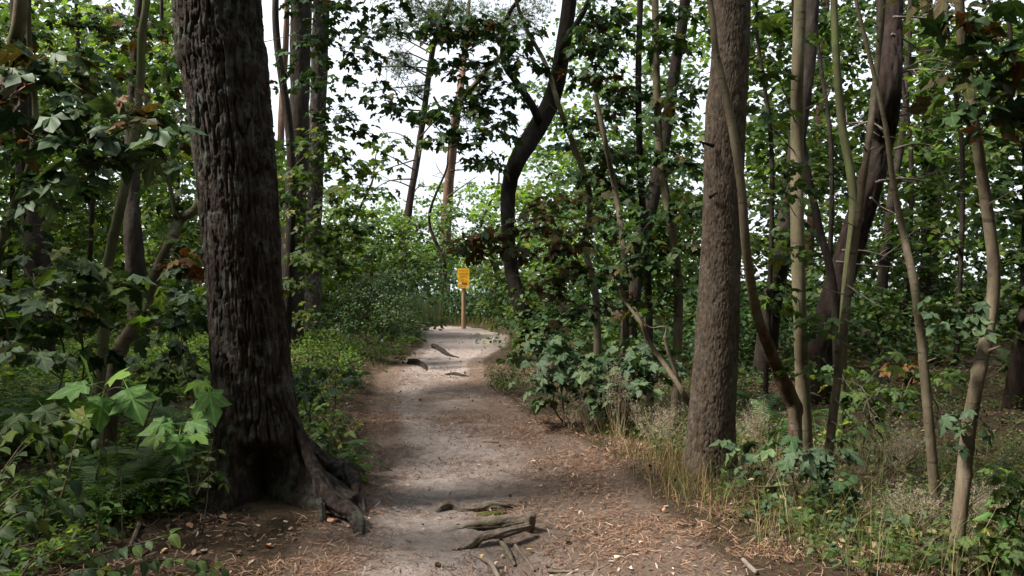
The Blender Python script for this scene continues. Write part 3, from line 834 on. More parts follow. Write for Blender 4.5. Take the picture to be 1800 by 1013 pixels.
# pines against the sky
t4 = tree('sky_pine', 'slender reddish pine leaning right against the white sky above the path', 'tree',
     [(795, -10, 11), (768, 60, 12), (757, 110, 13), (745, 200, 14), (734, 275, 15), (720, 360, 16), (711, 450, 17), (706, 540, 18)], 37, BARK_RED, 10, 60, ridges(43, 8, .9, .03), ext=5, seed=5, ws=.85)
t5 = tree('forked_pine', 'forked orange-barked pine against the white sky right of the slender one', 'tree',
     [(822, 60, 9), (815, 110, 13), (806, 180, 17), (797, 250, 19), (788, 340, 22), (783, 440, 23), (781, 540, 24)], 41, BARK_ORANGE, 10, 60, ridges(44, 8, .9, .03), ext=4, seed=6, ws=.85)
limb(t5, [(806, 180, 12), (830, 155, 10), (850, 128, 9), (880, 98, 8), (905, 60, 6)], 41, BARK_ORANGE)
limb(t5, [(803, 200, 7), (775, 190, 5), (762, 170, 4)], 41, BARK_RED)
def tufts(t, px, py, Y, rx, ry, n, mat=NEEDLE_GREEN, size=.22, wood=True):
    rng = t.rng; k = Y / F; c = P(px, py, Y)
    v = unit(rng.normal(0, 1, (n, 3))) * (rng.uniform(.05, 1, n) ** .5)[:, None]
    C = c + v * np.array([rx * k, (rx + ry) / 2 * k, ry * k])
    m = 12
    d = unit(rng.normal(0, 1, (n, m, 3)) + np.array([0, 0, .5]))
    s = size * rng.uniform(.6, 1.2, (n, m, 1))
    side = unit(np.cross(d, rng.normal(0, 1, (n, m, 3)))) * .022
    a = C[:, None] + side * .6; b = C[:, None] - side * .6; e = C[:, None] + d * s
    V = np.stack([a, b, e], 2).reshape(-1, 3); T = np.arange(len(V)).reshape(-1, 3)
    g = Geo(); g.add(V, None, T); tag(g.build('needles', mat, t.o), kind='stuff')
    if wood:
        st, rr = t.attach(c); g = Geo(); g.add(*tube([st, (st + c) / 2 + np.array([0, 0, .1]), c], [.05, .035, .02], 5, 8))
        for q in range(0, n, max(1, n // 14)): g.add(*tube([(st + c) / 2 + (c - st) * rng.uniform(0, .5), C[q]], [.016, .006], 4, 3, cap=False))
        g.build('branch', BARK_RED, t.o)
for a in [(745, 20, 37, 60, 35, 90), (705, 115, 37, 30, 28, 60), (790, 15, 36, 40, 25, 60), (690, 60, 37, 35, 25, 45), (735, 160, 37, 25, 18, 30)]: tufts(t4, *a[:5], a[5] * 3)
for a in [(850, 40, 41, 60, 40, 110), (900, 50, 41, 50, 35, 80), (815, 60, 41, 30, 30, 50), (860, 130, 41, 35, 22, 45), (830, 200, 41, 30, 20, 30), (930, 15, 40, 50, 25, 60)]: tufts(t5, *a[:5], a[5] * 3)
dead_twigs(t4, [(742, 215, 690, 190), (736, 262, 668, 235), (730, 300, 660, 262), (748, 180, 700, 130), (725, 330, 672, 318), (716, 398, 690, 415), (756, 110, 668, 105), (753, 130, 610, 92), (750, 150, 640, 165), (733, 280, 655, 305), (760, 95, 640, 40), (757, 120, 620, 130), (745, 195, 655, 215), (728, 315, 640, 345), (765, 75, 690, 20), (740, 240, 790, 215), (722, 350, 760, 330)], 37, TWIG, 3, 3.2)
dead_twigs(t5, [(795, 265, 760, 215), (797, 245, 840, 225), (790, 320, 765, 285), (792, 300, 850, 290), (788, 345, 838, 310), (800, 225, 770, 180), (786, 380, 760, 330)], 41, TWIG, 4, 3)

# trunks on the left
t6 = tree('dark_pine', 'broad dark pine trunk just right of the furrowed one, hung with green maple leaves', 'tree',
     [(530, -10, 38), (527, 150, 36), (524, 280, 38), (517, 400, 40), (512, 520, 44)], 16, BARK_DARK, 20, 90, ridges(45, 12, .6, .03), ext=6, seed=7)
t6b = tree('dark_pine', 'greyish straight trunk close behind the dark one, white sky on its right', 'tree',
     [(565, -10, 30), (561, 120, 30), (556, 280, 28), (551, 420, 29), (548, 530, 32)], 19, BARK_PINE, 18, 80, ridges(46, 12, .6, .025), ext=6, seed=8)
t6c = tree('sky_pine', 'thin reddish pine trunk left of the dark pair, seen against the sky', 'tree',
     [(503, 60, 11), (498, 150, 12), (493, 260, 13), (490, 350, 13), (487, 500, 14)], 28, BARK_ORANGE, 9, 40, ridges(47, 8, .8, .02), ext=5, seed=9)
t7 = tree('dark_pine', 'leaning black pine trunk near the left edge of the picture', 'tree',
     [(36, -10, 34), (38, 120, 34), (44, 250, 35), (54, 360, 38), (66, 450, 44), (72, 560, 50)], 12.5, BARK_DARK, 20, 90, ridges(48, 12, .5, .03), ext=6, seed=10)
t8 = tree('dark_pine', 'short-looking black trunk behind the thin sapling, left of the furrowed pine', 'tree',
     [(250, -10, 24), (238, 150, 26), (231, 300, 28), (233, 400, 31), (240, 500, 36), (243, 570, 38)], 15, BARK_DARK, 18, 80, ridges(49, 12, .5, .03), ext=6, seed=11)
t8b = tree('sky_pine', 'pale far trunk in the gap left of the furrowed pine near the top', 'tree',
     [(293, -10, 11), (291, 100, 12), (288, 250, 13), (285, 480, 14)], 30, BARK_ORANGE, 8, 30, None, ext=5, seed=12)

# trunks on the right
t9 = tree('leaning_pine', 'big red-brown pine leaning right behind the saplings with dead side branches', 'tree',
     [(1564, -10, 56), (1562, 150, 55), (1548, 250, 57), (1524, 340, 58), (1490, 450, 60), (1455, 570, 64), (1432, 665, 74)], 12.5, BARK_RED, 44, 150, furrows(50, .22, .085, 4.0, .045), ext=6, seed=13, ws=.78)
t10 = tree('dark_pine', 'dark leaning trunk between the scaly conifer and the smooth sapling', 'tree',
     [(1425, 60, 26), (1408, 200, 28), (1392, 320, 30), (1374, 440, 33), (1355, 550, 36), (1340, 640, 42)], 14.5, BARK_DARK, 18, 80, ridges(51, 10, .5, .025), ext=6, seed=14)
t11 = tree('sky_pine', 'far orange pine trunk showing through leaves at the upper right', 'tree',
     [(1655, -10, 17), (1652, 100, 18), (1648, 250, 19), (1642, 400, 20), (1638, 520, 22)], 25, BARK_ORANGE, 10, 40, ridges(52, 8, .6, .02), ext=5, seed=15)
t12 = tree('dark_pine', 'dark far trunk between the two slim saplings on the right', 'tree',
     [(1632, 200, 22), (1633, 330, 24), (1632, 450, 26), (1628, 560, 30)], 22, BARK_DARK, 12, 40, ridges(53, 8, .6, .02), ext=7, seed=16)
t13 = tree('dark_pine', 'slim dark trunk just right of the leaning red-brown pine', 'tree',
     [(1590, 200, 12), (1570, 330, 15), (1556, 450, 18), (1545, 560, 22), (1538, 620, 24)], 17, BARK_DARK, 12, 40, ridges(54, 8, .5, .02), ext=6, seed=17)
t14 = tree('leaning_pine', 'red-brown trunk foot cut by the right edge of the picture', 'tree',
     [(1850, 100, 34), (1838, 300, 38), (1822, 480, 42), (1805, 590, 54), (1790, 668, 74)], 12, BARK_RED, 22, 80, ridges(55, 10, .4, .03), ext=6, seed=18, ws=.75)
t15 = tree('sky_pine', 'far reddish trunk in the bright gap right of the smooth sapling', 'tree',
     [(1450, 60, 13), (1443, 160, 14), (1436, 260, 15), (1424, 420, 16), (1418, 540, 18)], 24, BARK_ORANGE, 8, 40, None, ext=5, seed=19)
dead_twigs(t9, [(1570, 132, 1668, 126), (1575, 205, 1640, 190), (1580, 128, 1690, 118), (1572, 262, 1640, 255), (1560, 190, 1625, 192), (1545, 318, 1665, 330), (1500, 226, 1560, 232), (1470, 222, 1540, 215), (1540, 320, 1610, 322), (1530, 348, 1590, 372), (1480, 440, 1570, 455), (1470, 460, 1580, 470), (1568, 60, 1625, 95), (1570, 30, 1680, 55)], 12.2, TWIG_DEAD, 5, 5)
# ------------------------------------------------------------------ slim smooth saplings
def sapling(label, pp, Y, mat, seed, ext=3, k=14, n=110, **kw):
    return tree('maple_sapling', label, 'tree', pp, Y, mat, k, n, knots(seed), ext, seed, group='slim maple saplings beside the path', **kw)
s1 = sapling('smooth straight olive-grey sapling between the scaly conifer and the leaning pine', [(1407, -10, 25), (1402, 120, 25), (1401, 250, 26), (1401, 400, 27), (1406, 550, 27), (1411, 680, 29), (1418, 815, 33)], 7.7, BARK_SMOOTH, 61, ws=.85)
s3 = sapling('thin straight sapling with green upper stem and dead twigs, crossing the leaning pine', [(1553, -10, 11), (1541, 120, 12), (1529, 230, 13), (1510, 370, 14), (1497, 470, 15), (1485, 560, 16), (1468, 700, 17), (1447, 860, 19)], 7.1, BARK_TAN, 63, ws=.88)
s4 = sapling('thick bowed tan sapling in the right foreground', [(1686, -10, 24), (1697, 110, 26), (1710, 200, 26), (1731, 340, 29), (1747, 470, 31), (1740, 560, 32), (1716, 680, 34), (1702, 760, 36), (1690, 880, 36), (1672, 1030, 40)], 4.75, BARK_TAN, 64, n=170, ws=.66)
s5 = sapling('thin wavy sapling between the leaning pine and the bowed foreground sapling', [(1552, 200, 9), (1570, 320, 12), (1590, 420, 15), (1607, 500, 17), (1620, 600, 18), (1632, 730, 19), (1648, 900, 21)], 6.3, BARK_TAN, 65, ws=.85, ext=2.5, extlean=(-.25, 0))
s2 = tree('peeling_sapling', 'bent reddish sapling with dark peeling bark, curving in front of the scaly conifer', 'tree',
     [(1245, -10, 13), (1258, 90, 15), (1283, 200, 18), (1303, 330, 19), (1313, 450, 20), (1333, 560, 22), (1363, 640, 24), (1396, 715, 26), (1399, 825, 28)], [6.3, 6.3, 6.3, 6.35, 6.5, 6.9, 7.3, 7.5, 7.5], BARK_TAN, 14, 120, knots(62), 2, 62, wob=.003, extlean=(-.3, 0), ws=.8)
# peeled and blackened lower stem of the bent sapling, as a bark sleeve
limb(s2, [(1337, 572, 18), (1362, 638, 21), (1380, 680, 25), (1397, 716, 27), (1397, 735, 23), (1399, 790, 25)], [6.93, 7.28, 7.4, 7.48, 7.48, 7.48], BARK_SORE, 'peeling_bark', 16, 60,
     lambda TH, S, RR: RR * (.28 * fbm(np.cos(TH) * 2, np.sin(TH) * 2, S * 8, 71, 4) - .02))
sf = sapling('green-mossed sapling rising between the smooth straight one and the leaning pine', [(1466, -10, 12), (1470, 100, 13), (1480, 220, 14), (1496, 310, 15), (1500, 380, 15), (1488, 500, 15), (1480, 640, 16), (1476, 760, 17)], 9.5, BARK_MOSSY, 66)
sg = sapling('dark thin sapling close right of the smooth straight one', [(1400, 120, 9), (1412, 260, 12), (1440, 400, 13), (1466, 520, 14), (1475, 660, 15)], 10.2, BARK_DARK, 67)
sa = sapling('grey sapling left of the scaly conifer, tallest of its cluster', [(1152, -10, 12), (1153, 100, 13), (1160, 270, 14), (1180, 400, 15), (1192, 500, 16), (1191, 600, 17), (1186, 700, 18)], 10, BARK_SMOOTH, 68)
sb = sapling('thin reddish sapling with a broken top right of the S-curved tree', [(1046, 165, 9), (1064, 250, 9), (1082, 340, 10), (1096, 440, 11), (1100, 540, 12), (1101, 655, 13)], 10.5, BARK_TAN, 69, ext=0)
sc_ = sapling('dark thin upright sapling between the reddish and the grey one', [(1126, -10, 10), (1122, 150, 11), (1127, 320, 12), (1137, 460, 13), (1141, 560, 13), (1143, 680, 14)], 11.5, BARK_DARK, 70)
sd = tree('dark_pine', 'slanting dark trunk crossing behind the saplings left of the scaly conifer', 'tree',
     [(1205, -10, 20), (1187, 120, 20), (1172, 220, 22), (1152, 330, 24), (1128, 430, 26), (1110, 540, 30), (1098, 640, 34)], 15, BARK_DARK, 16, 70, ridges(56, 10, .5, .02), ext=5, seed=20)
sx = sapling('pale wavy sapling crossing in front of the S-curved tree', [(905, -10, 6), (925, 50, 7), (960, 115, 8), (982, 185, 9), (1010, 260, 10), (1034, 330, 11), (1036, 380, 11), (1028, 430, 11), (1046, 510, 12), (1050, 590, 14), (1052, 660, 15)], 12, BARK_SMOOTH, 72, ext=1.5)
se = sapling('spindly bent sapling leaning away from the foot of the scaly conifer', [(1088, 500, 5), (1100, 530, 5), (1128, 570, 7), (1140, 600, 8), (1168, 640, 9), (1200, 690, 10), (1224, 740, 11), (1243, 825, 12)], 7.2, BARK_TAN, 73, ext=0)
limb(se, [(1196, 685, 9), (1186, 650, 8), (1172, 610, 7), (1168, 590, 5)], 7.2, BARK_TAN, 'side_stem', 7, 16)
limb(se, [(1166, 600, 4), (1170, 575, 3), (1140, 575, 3), (1115, 540, 2)], 7.2, TWIG_DEAD, 'side_stem', 6, 16)
s8 = sapling('slim dark sapling slanting up left of the furrowed pine', [(258, -10, 12), (249, 60, 13), (246, 150, 14), (233, 260, 16), (212, 360, 17), (195, 440, 18), (183, 520, 19), (178, 640, 20)], 8, BARK_MOSSY, 74)
s10 = sapling('grey sapling stem cut by the left edge at the top corner', [(38, -10, 22), (24, 80, 23), (10, 160, 24), (-12, 240, 25), (-50, 400, 27), (-90, 640, 29), (-110, 900, 30)], 4.9, BARK_SMOOTH, 75)
s11 = sapling('thin twisting sapling in front of the leaning black pine at the left edge', [(52, 80, 9), (62, 180, 10), (58, 260, 11), (46, 310, 12), (22, 365, 13), (5, 420, 14), (-10, 520, 15), (-14, 700, 17)], 6.4, BARK_MOSSY, 76, ext=2)
s9 = tree('broken_sapling', 'pale broken sapling leaning towards the furrowed pine on its left', 'tree',
     [(352, 350, 13), (340, 372, 15), (318, 384, 17), (302, 420, 18), (271, 490, 21), (235, 575, 24), (205, 640, 26), (184, 715, 28)], 6.9, BARK_TAN, 14, 90, knots(77), 0, 77, wob=.004)
limb(s9, [(309, 384, 9), (303, 350, 9), (290, 290, 8), (268, 220, 7), (252, 170, 5)], 6.9, BARK_MOSSY, 'side_stem', 8, 24, knots(5))
limb(s9, [(276, 478, 18), (283, 470, 22), (292, 462, 10)], 6.88, BARK_TAN, 'branch_stub', 9, 10)

dead_twigs(s3, [(1487, 500, 1555, 545), (1483, 560, 1560, 620), (1478, 600, 1590, 700), (1472, 665, 1530, 730), (1468, 700, 1540, 800), (1462, 740, 1525, 830), (1505, 400, 1460, 385), (1490, 520, 1430, 500), (1512, 360, 1455, 345), (1456, 790, 1520, 850), (1528, 235, 1480, 215)], 7.1, TWIG_DEAD, 8, 2.6)

# short broken stubs on the slim stems
for t_, n_ in ((s1, 5), (s2, 6), (s3, 8), (s4, 7), (s5, 7), (sa, 5), (sb, 6), (sx, 4), (s8, 4), (s9, 3), (s10, 3)):
    C_, R_ = t_.main; rg_ = np.random.default_rng(len(C_) + n_)
    for q in range(n_):
        i = int(rg_.integers(4, 46)); a_ = rg_.uniform(0, 6.28); d_ = np.array([math.cos(a_), math.sin(a_), .5]); r_ = R_[i]
        g = Geo(); g.add(*tube([C_[i] + d_ * r_ * .6, C_[i] + d_ * (r_ + .012), C_[i] + d_ * (r_ + rg_.uniform(.015, .06))], [r_ * .4, r_ * .25, r_ * .16], 7, 5)); g.build('branch_stub', BARK_TAN if t_ in (s2, s3, s4, s5) else TWIG, t_.o)

dead_twigs(s5, [(1600, 470, 1660, 500), (1615, 560, 1580, 530), (1590, 420, 1640, 400), (1622, 620, 1670, 640)], 6.3, TWIG, 21, 2.2)
dead_twigs(s4, [(1700, 130, 1640, 110), (1735, 360, 1790, 330), (1716, 680, 1770, 640)], 4.75, TWIG, 22, 2.6)
dead_twigs(sa, [(1165, 300, 1215, 280), (1158, 240, 1110, 215), (1185, 440, 1230, 420), (1192, 520, 1150, 500)], 10, TWIG, 23, 2.4)
dead_twigs(s1, [(1402, 200, 1450, 180), (1401, 330, 1360, 310), (1404, 480, 1450, 460)], 7.7, TWIG, 24, 2.4)
# ------------------------------------------------------------------ foliage carried by saplings and hidden maples
def hidden_maple(label, px, Y, seed, top=-250, w=16, base_py=560, mat=BARK_DARK, lean=0):
    return tree('young_maple', label, 'tree', [(px + 14 + lean, top, w * .5), (px - 16 + lean * .6, top + (base_py - top) * .33, w * .75), (px + 12, top + (base_py - top) * .66, w), (px, base_py, w * 1.2)], Y, mat, 10, 40, None, 1, seed, group='young maples between the pines')

mA = hidden_maple('young maple behind the furrowed pine, dark leaves hanging against the sky', 455, 9.6, 81)
for b in [(545, 45, 45, 40), (600, 30, 45, 30), (640, 90, 40, 35), (665, 150, 38, 30), (690, 190, 30, 22), (520, 120, 30, 40), (610, 150, 35, 30), (590, 200, 30, 25), (700, 30, 35, 18), (640, 215, 40, 20), (585, 85, 35, 25), (560, 5, 50, 18), (650, 5, 50, 15), (725, 10, 35, 14)]:
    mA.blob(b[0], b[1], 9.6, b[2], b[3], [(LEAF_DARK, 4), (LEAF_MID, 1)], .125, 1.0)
mA.finish()
mB = hidden_maple('young green maple beside the dark trunk pair right of the furrowed pine', 500, 12, 82)
for b in [(560, 240, 50, 35), (610, 290, 50, 35), (540, 320, 45, 40), (600, 350, 55, 35), (650, 330, 40, 30), (550, 400, 55, 35), (620, 410, 60, 25), (680, 290, 30, 20), (540, 450, 45, 30), (600, 460, 50, 25), (520, 500, 25, 40), (530, 560, 30, 35), (700, 245, 25, 15)]:
    mB.blob(b[0], b[1], 12 + (b[0] % 7 - 3) * .25, b[2], b[3], MD, .14, .95)
mB.finish()
# the dark brownish layers in the middle
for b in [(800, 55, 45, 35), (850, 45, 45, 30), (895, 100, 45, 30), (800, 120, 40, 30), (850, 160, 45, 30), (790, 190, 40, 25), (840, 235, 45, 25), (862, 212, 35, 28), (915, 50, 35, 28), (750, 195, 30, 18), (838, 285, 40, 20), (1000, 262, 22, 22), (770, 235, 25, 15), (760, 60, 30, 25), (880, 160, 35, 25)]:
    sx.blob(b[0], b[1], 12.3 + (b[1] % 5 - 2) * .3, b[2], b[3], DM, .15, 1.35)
sx.finish()
for b in [(850, 425, 55, 16), (925, 405, 50, 18), (975, 385, 55, 22), (1000, 430, 45, 25), (885, 440, 35, 12), (978, 492, 38, 20), (985, 480, 45, 25), (965, 515, 35, 22), (1005, 545, 40, 22), (820, 428, 28, 10), (972, 348, 32, 16), (1010, 360, 45, 22), (980, 580, 45, 20)]:
    sb.blob(b[0], b[1], 11 + (b[0] % 5 - 2) * .3, b[2], b[3], BR, .15, 1.0)
sb.finish()
for b in [(1045, 125, 35, 35), (1060, 80, 45, 35), (1090, 170, 45, 35), (1040, 220, 36, 32), (1085, 250, 45, 35), (1030, 300, 45, 30), (1090, 330, 45, 30), (1050, 30, 50, 25), (1055, 50, 30, 28), (1060, 390, 40, 25)]:
    sc_.blob(b[0], b[1], 12.2 + (b[0] % 5 - 2) * .4, b[2], b[3], [(LEAF_DARK, 4), (LEAF_BROWN, 2)], .14, 1.4)
sc_.finish()
for b in [(1180, 80, 40, 40), (1210, 160, 35, 35), (1175, 190, 40, 35), (1205, 270, 35, 40), (1160, 290, 40, 35), (1200, 350, 40, 35), (1150, 390, 40, 30), (1210, 430, 35, 35), (1150, 470, 40, 30), (1120, 430, 35, 30), (1130, 530, 40, 30), (1210, 520, 30, 30), (1070, 480, 40, 30), (1180, 20, 45, 25)]:
    sa.blob(b[0], b[1], 11 + (b[0] % 5 - 2) * .5, b[2], b[3], [(LEAF_DARK, 3), (LEAF_MID, 1), (LEAF_BROWN, 1)], .14, 1.15)
sa.finish()

# right side
for b in [(1345, 130, 35, 30), (1360, 200, 25, 25), (1330, 60, 35, 30), (1380, 330, 22, 20), (1420, 290, 20, 15), (1370, 520, 22, 18), (1440, 560, 20, 20), (1390, 450, 18, 18), (1420, 640, 22, 12)]:
    s1.blob(b[0], b[1], 7.7 + (b[0] % 5 - 2) * .3, b[2], b[3], MD, .12, .55, per=8, cr=.22)
s1.finish()
for b in [(1700, 40, 40, 25), (1735, 85, 35, 22), (1700, 125, 30, 20), (1765, 175, 30, 22), (1690, 160, 25, 15), (1745, 215, 35, 15), (1790, 90, 25, 30), (1640, 15, 35, 18)]:
    s4.blob(b[0], b[1], 4.6 + (b[0] % 5 - 2) * .15, b[2], b[3], [(LEAF_BROWN, 2), (LEAF_DARK, 2), (LEAF_MID, 1)], .14, .5, per=5, cr=.17)
for b in [(1655, 545, 22, 8), (1712, 555, 22, 8), (1690, 745, 40, 6)]:
    s4.blob(b[0], b[1], 4.6, b[2], b[3], GRY, .13, 1.0, per=4, cr=.12, tw=.002)
s4.finish()
mF = [hidden_maple('leafy maple behind the scaly conifer on its right', 1345, 13, 83, w=8), hidden_maple('leafy maple behind the smooth straight sapling', 1450, 15.5, 84, w=8),
      hidden_maple('bright leafy maple right of the leaning pine', 1680, 15, 85, w=8), hidden_maple('spreading green maple at the far right edge', 1790, 12, 86, w=9), hidden_maple('low dark-leaved maple behind the wavy thin sapling', 1590, 17, 87, w=8)]
for b in [(1340, 30, 40, 35), (1320, 110, 35, 35), (1350, 180, 35, 35), (1330, 260, 35, 40), (1345, 340, 35, 40), (1370, 90, 35, 40), (1330, 430, 35, 35), (1380, 400, 30, 35), (1360, 500, 40, 25)]:
    mF[0].blob(b[0], b[1], 13.2, b[2], b[3], MD, .13, .8)
for b in [(1440, 40, 45, 40), (1500, 90, 45, 40), (1450, 140, 40, 40), (1430, 230, 40, 40), (1500, 200, 40, 35), (1460, 300, 45, 35), (1440, 370, 45, 35), (1420, 470, 45, 35), (1490, 30, 40, 30), (1520, 280, 35, 35)]:
    mF[1].blob(b[0], b[1], 16, b[2], b[3], MD, .13, .8)
for b in [(1620, 50, 50, 40), (1680, 90, 50, 40), (1740, 40, 50, 40), (1640, 140, 50, 40), (1620, 230, 45, 40), (1690, 200, 50, 45), (1670, 290, 55, 40), (1650, 360, 50, 35), (1720, 370, 50, 40), (1600, 310, 40, 40), (1770, 120, 50, 50), (1690, 440, 50, 35), (1590, 390, 40, 35)]:
    mF[2].blob(b[0], b[1], 15 + (b[0] % 7 - 3) * .5, b[2], b[3], [(LEAF_BRIGHT, 1), (LEAF_MID, 3)], .135, .85)
for b in [(1770, 230, 55, 40), (1760, 300, 60, 40), (1790, 370, 50, 40), (1740, 330, 50, 35), (1780, 440, 50, 30), (1790, 520, 40, 40), (1760, 580, 40, 30), (1800, 150, 40, 40)]:
    mF[3].blob(b[0], b[1], 12, b[2], b[3], [(LEAF_MID, 3), (LEAF_DARK, 2)], .135, 1.0)
for b in [(1560, 430, 50, 30), (1620, 470, 55, 30), (1690, 500, 60, 30), (1600, 530, 60, 30), (1540, 520, 50, 35), (1670, 560, 70, 25), (1480, 480, 45, 30), (1740, 540, 60, 30), (1480, 560, 55, 25), (1400, 545, 50, 25)]:
    mF[4].blob(b[0], b[1], 17, b[2], b[3], [(LEAF_DARK, 3), (LEAF_MID, 2)], .13, 1.1)
for m in mF: m.finish(objs=150, md=MAPLE_LO)

# left side
for b in [(230, 70, 45, 35), (290, 50, 40, 30), (190, 120, 45, 30), (300, 130, 40, 30), (160, 50, 45, 30), (270, 210, 45, 30), (310, 240, 35, 30), (200, 190, 45, 30), (320, 190, 30, 30), (120, 110, 40, 30), (110, 30, 40, 25), (60, 60, 40, 30), (200, 20, 40, 20), (310, 90, 30, 20)]:
    s8.blob(b[0], b[1], 9 + (b[0] % 7 - 3) * .4, b[2], b[3], [(LEAF_DARK, 3), (LEAF_MID, 1), (LEAF_BROWN, 2)], .13, .75)
s8.finish()
for b in [(110, 135, 35, 14), (60, 150, 30, 14), (205, 235, 35, 16), (150, 255, 35, 18), (235, 190, 28, 12), (190, 285, 30, 14), (115, 330, 30, 14), (155, 305, 25, 12), (60, 240, 30, 14), (130, 200, 30, 15), (40, 95, 25, 14), (270, 240, 28, 14), (90, 90, 30, 12), (20, 200, 25, 14)]:
    s10.blob(b[0], b[1], 4.9 + (b[0] % 5 - 2) * .2, b[2], b[3], [(LEAF_DARK, 3), (LEAF_GREY, 2), (LEAF_BROWN, 3), (LEAF_RUST, .08)], .155, .6, per=5, cr=.17)
s10.finish()
for b in [(60, 330, 40, 25), (30, 390, 30, 30), (100, 300, 35, 25), (60, 420, 40, 25), (20, 260, 30, 30)]:
    s11.blob(b[0], b[1], 6.4, b[2], b[3], [(LEAF_MID, 3), (LEAF_DARK, 2), (LEAF_BROWN, 1)], .13, .6, per=7, cr=.2)
s11.finish()
for b in [(330, 465, 14, 16)]:
    s9.blob(b[0], b[1], 6.6, b[2], b[3], [(LEAF_RUST, 2), (LEAF_GREY, 1)], .13, 2, per=7, cr=.10)
for b in [(340, 440, 22, 14), (320, 420, 25, 14), (290, 340, 25, 30), (320, 300, 25, 25)]:
    s9.blob(b[0], b[1], 6.9, b[2], b[3], [(LEAF_GREY, 2), (LEAF_MID, 1), (LEAF_DARK, 1)], .13, .8, per=6, cr=.18)
s9.finish()
mG = [hidden_maple('bright green maple glowing behind the black trunks on the left', 150, 19, 88, w=8), hidden_maple('bright maple filling the gap just left of the furrowed pine', 300, 17, 89, w=8), hidden_maple('dense maple at the left edge behind the leaning black pine', 10, 17, 90, w=8)]
for b in [(120, 300, 60, 40), (180, 370, 60, 35), (120, 400, 60, 35), (180, 260, 50, 35), (150, 440, 60, 30), (90, 220, 50, 40), (170, 180, 50, 35), (130, 120, 55, 40), (210, 440, 40, 30), (110, 480, 50, 30), (180, 490, 50, 25)]:
    mG[0].blob(b[0], b[1], 20, b[2], b[3], BRT, .135, .8)
for b in [(290, 280, 50, 35), (320, 350, 40, 35), (280, 370, 50, 30), (330, 250, 35, 35), (290, 430, 50, 30), (330, 410, 35, 30), (270, 310, 40, 30), (300, 490, 50, 25), (300, 170, 45, 35), (290, 90, 45, 35)]:
    mG[1].blob(b[0], b[1], 16.5, b[2], b[3], [(LEAF_BRIGHT, 1), (LEAF_MID, 2)], .135, .9)
for b in [(20, 300, 55, 40), (20, 380, 55, 40), (60, 460, 60, 30), (10, 200, 50, 40), (30, 120, 50, 40), (40, 40, 50, 35), (90, 180, 45, 35), (10, 450, 50, 30)]:
    mG[2].blob(b[0], b[1], 17, b[2], b[3], [(LEAF_MID, 3), (LEAF_DARK, 2)], .135, .8)
for m in mG: m.finish(objs=120, md=MAPLE_LO)

# light green saplings round the sign and the far bend of the path
mH = [hidden_maple('light green young maple left of the sign above the dark bush', 640, 24, 91, top=320, w=7), hidden_maple('light green young maple behind the sign', 770, 31, 92, top=300, w=7), hidden_maple('young maple between the sign and the S-curved tree', 860, 28, 93, top=330, w=7)]
for b in [(620, 420, 50, 25), (690, 430, 50, 25), (650, 460, 60, 20), (720, 460, 40, 22), (600, 470, 45, 22), (660, 380, 45, 25), (700, 400, 35, 20), (590, 430, 40, 25)]:
    mH[0].blob(b[0], b[1], 22, b[2], b[3], BRT, .13, 1.0)
for b in [(760, 400, 50, 25), (800, 430, 50, 22), (740, 440, 50, 22), (790, 370, 40, 25), (840, 400, 40, 25), (770, 460, 60, 18), (720, 400, 40, 25), (750, 480, 40, 16)]:
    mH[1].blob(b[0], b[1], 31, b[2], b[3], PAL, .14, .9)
for b in [(860, 440, 40, 30), (850, 480, 40, 20), (880, 500, 35, 25), (870, 390, 35, 30), (860, 540, 30, 15)]:
    mH[2].blob(b[0], b[1], 26, b[2], b[3], [(LEAF_MID, 2), (LEAF_BRIGHT, 1)], .13, .9)
for m in mH: m.finish(objs=60, md=MAPLE_LO)
# ------------------------------------------------------------------ far wood, one mass
def px_mass(name, label, boxes, mats, size, cr, per, tmpl=MAPLE_LO, seed=0, par=None):
    rng = np.random.default_rng(seed)
    acc = {m.name: Geo() for m, _ in mats}
    names = [m.name for m, _ in mats]; w = np.array([a for _, a in mats], float); w /= w.sum()
    for (x0, y0, x1, y1, Y0, Y1, n) in boxes:
        for q in range(n):
            if q % 7 == 0:
                Y = rng.uniform(Y0, Y1); bough = P(rng.uniform(x0, x1), rng.uniform(y0, y1), Y); bm = int(rng.choice(len(names), p=w))
            c = bough + rng.normal(0, 1, 3) * np.array([.75, .75, .32])
            m = max(3, int(per * rng.uniform(.5, 1.4)))
            ph = rng.uniform(0, 2 * np.pi, m); ro = cr * np.sqrt(rng.uniform(0, 1, m)) * rng.uniform(.6, 1.3)
            out = np.stack([np.cos(ph), np.sin(ph), np.zeros(m)], 1)
            pos = c + out * ro[:, None]; pos[:, 2] += -.35 * ro ** 1.3 + rng.normal(0, .12, m)
            d = out + rng.normal(0, .4, (m, 3)) + [0, 0, -.5]; nm = np.array([0, 0, .8]) + out * .4 + rng.normal(0, .4, (m, 3))
            V, T = leaf_geo(tmpl, pos, d, nm, size * rng.uniform(.6, 1.3, m), rng)
            acc[names[bm if rng.random() < .75 else int(rng.choice(len(names), p=w))]].add(V, None, T)
    root = thing(name, label, None, (0, 0, 0)); root['kind'] = 'stuff'
    for k, g in acc.items():
        o = g.build('foliage', MATS[k], root)
        if o: tag(o, kind='stuff')
    return root
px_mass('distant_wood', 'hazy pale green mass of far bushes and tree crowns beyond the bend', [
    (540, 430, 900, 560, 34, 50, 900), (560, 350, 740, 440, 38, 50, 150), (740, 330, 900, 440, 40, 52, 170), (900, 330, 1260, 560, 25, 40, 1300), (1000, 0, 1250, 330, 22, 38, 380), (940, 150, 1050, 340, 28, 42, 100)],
    [(LEAF_PALE, 3), (LEAF_MID, 2), (LEAF_BRIGHT, 1)], .2, .55, 18, seed=5)
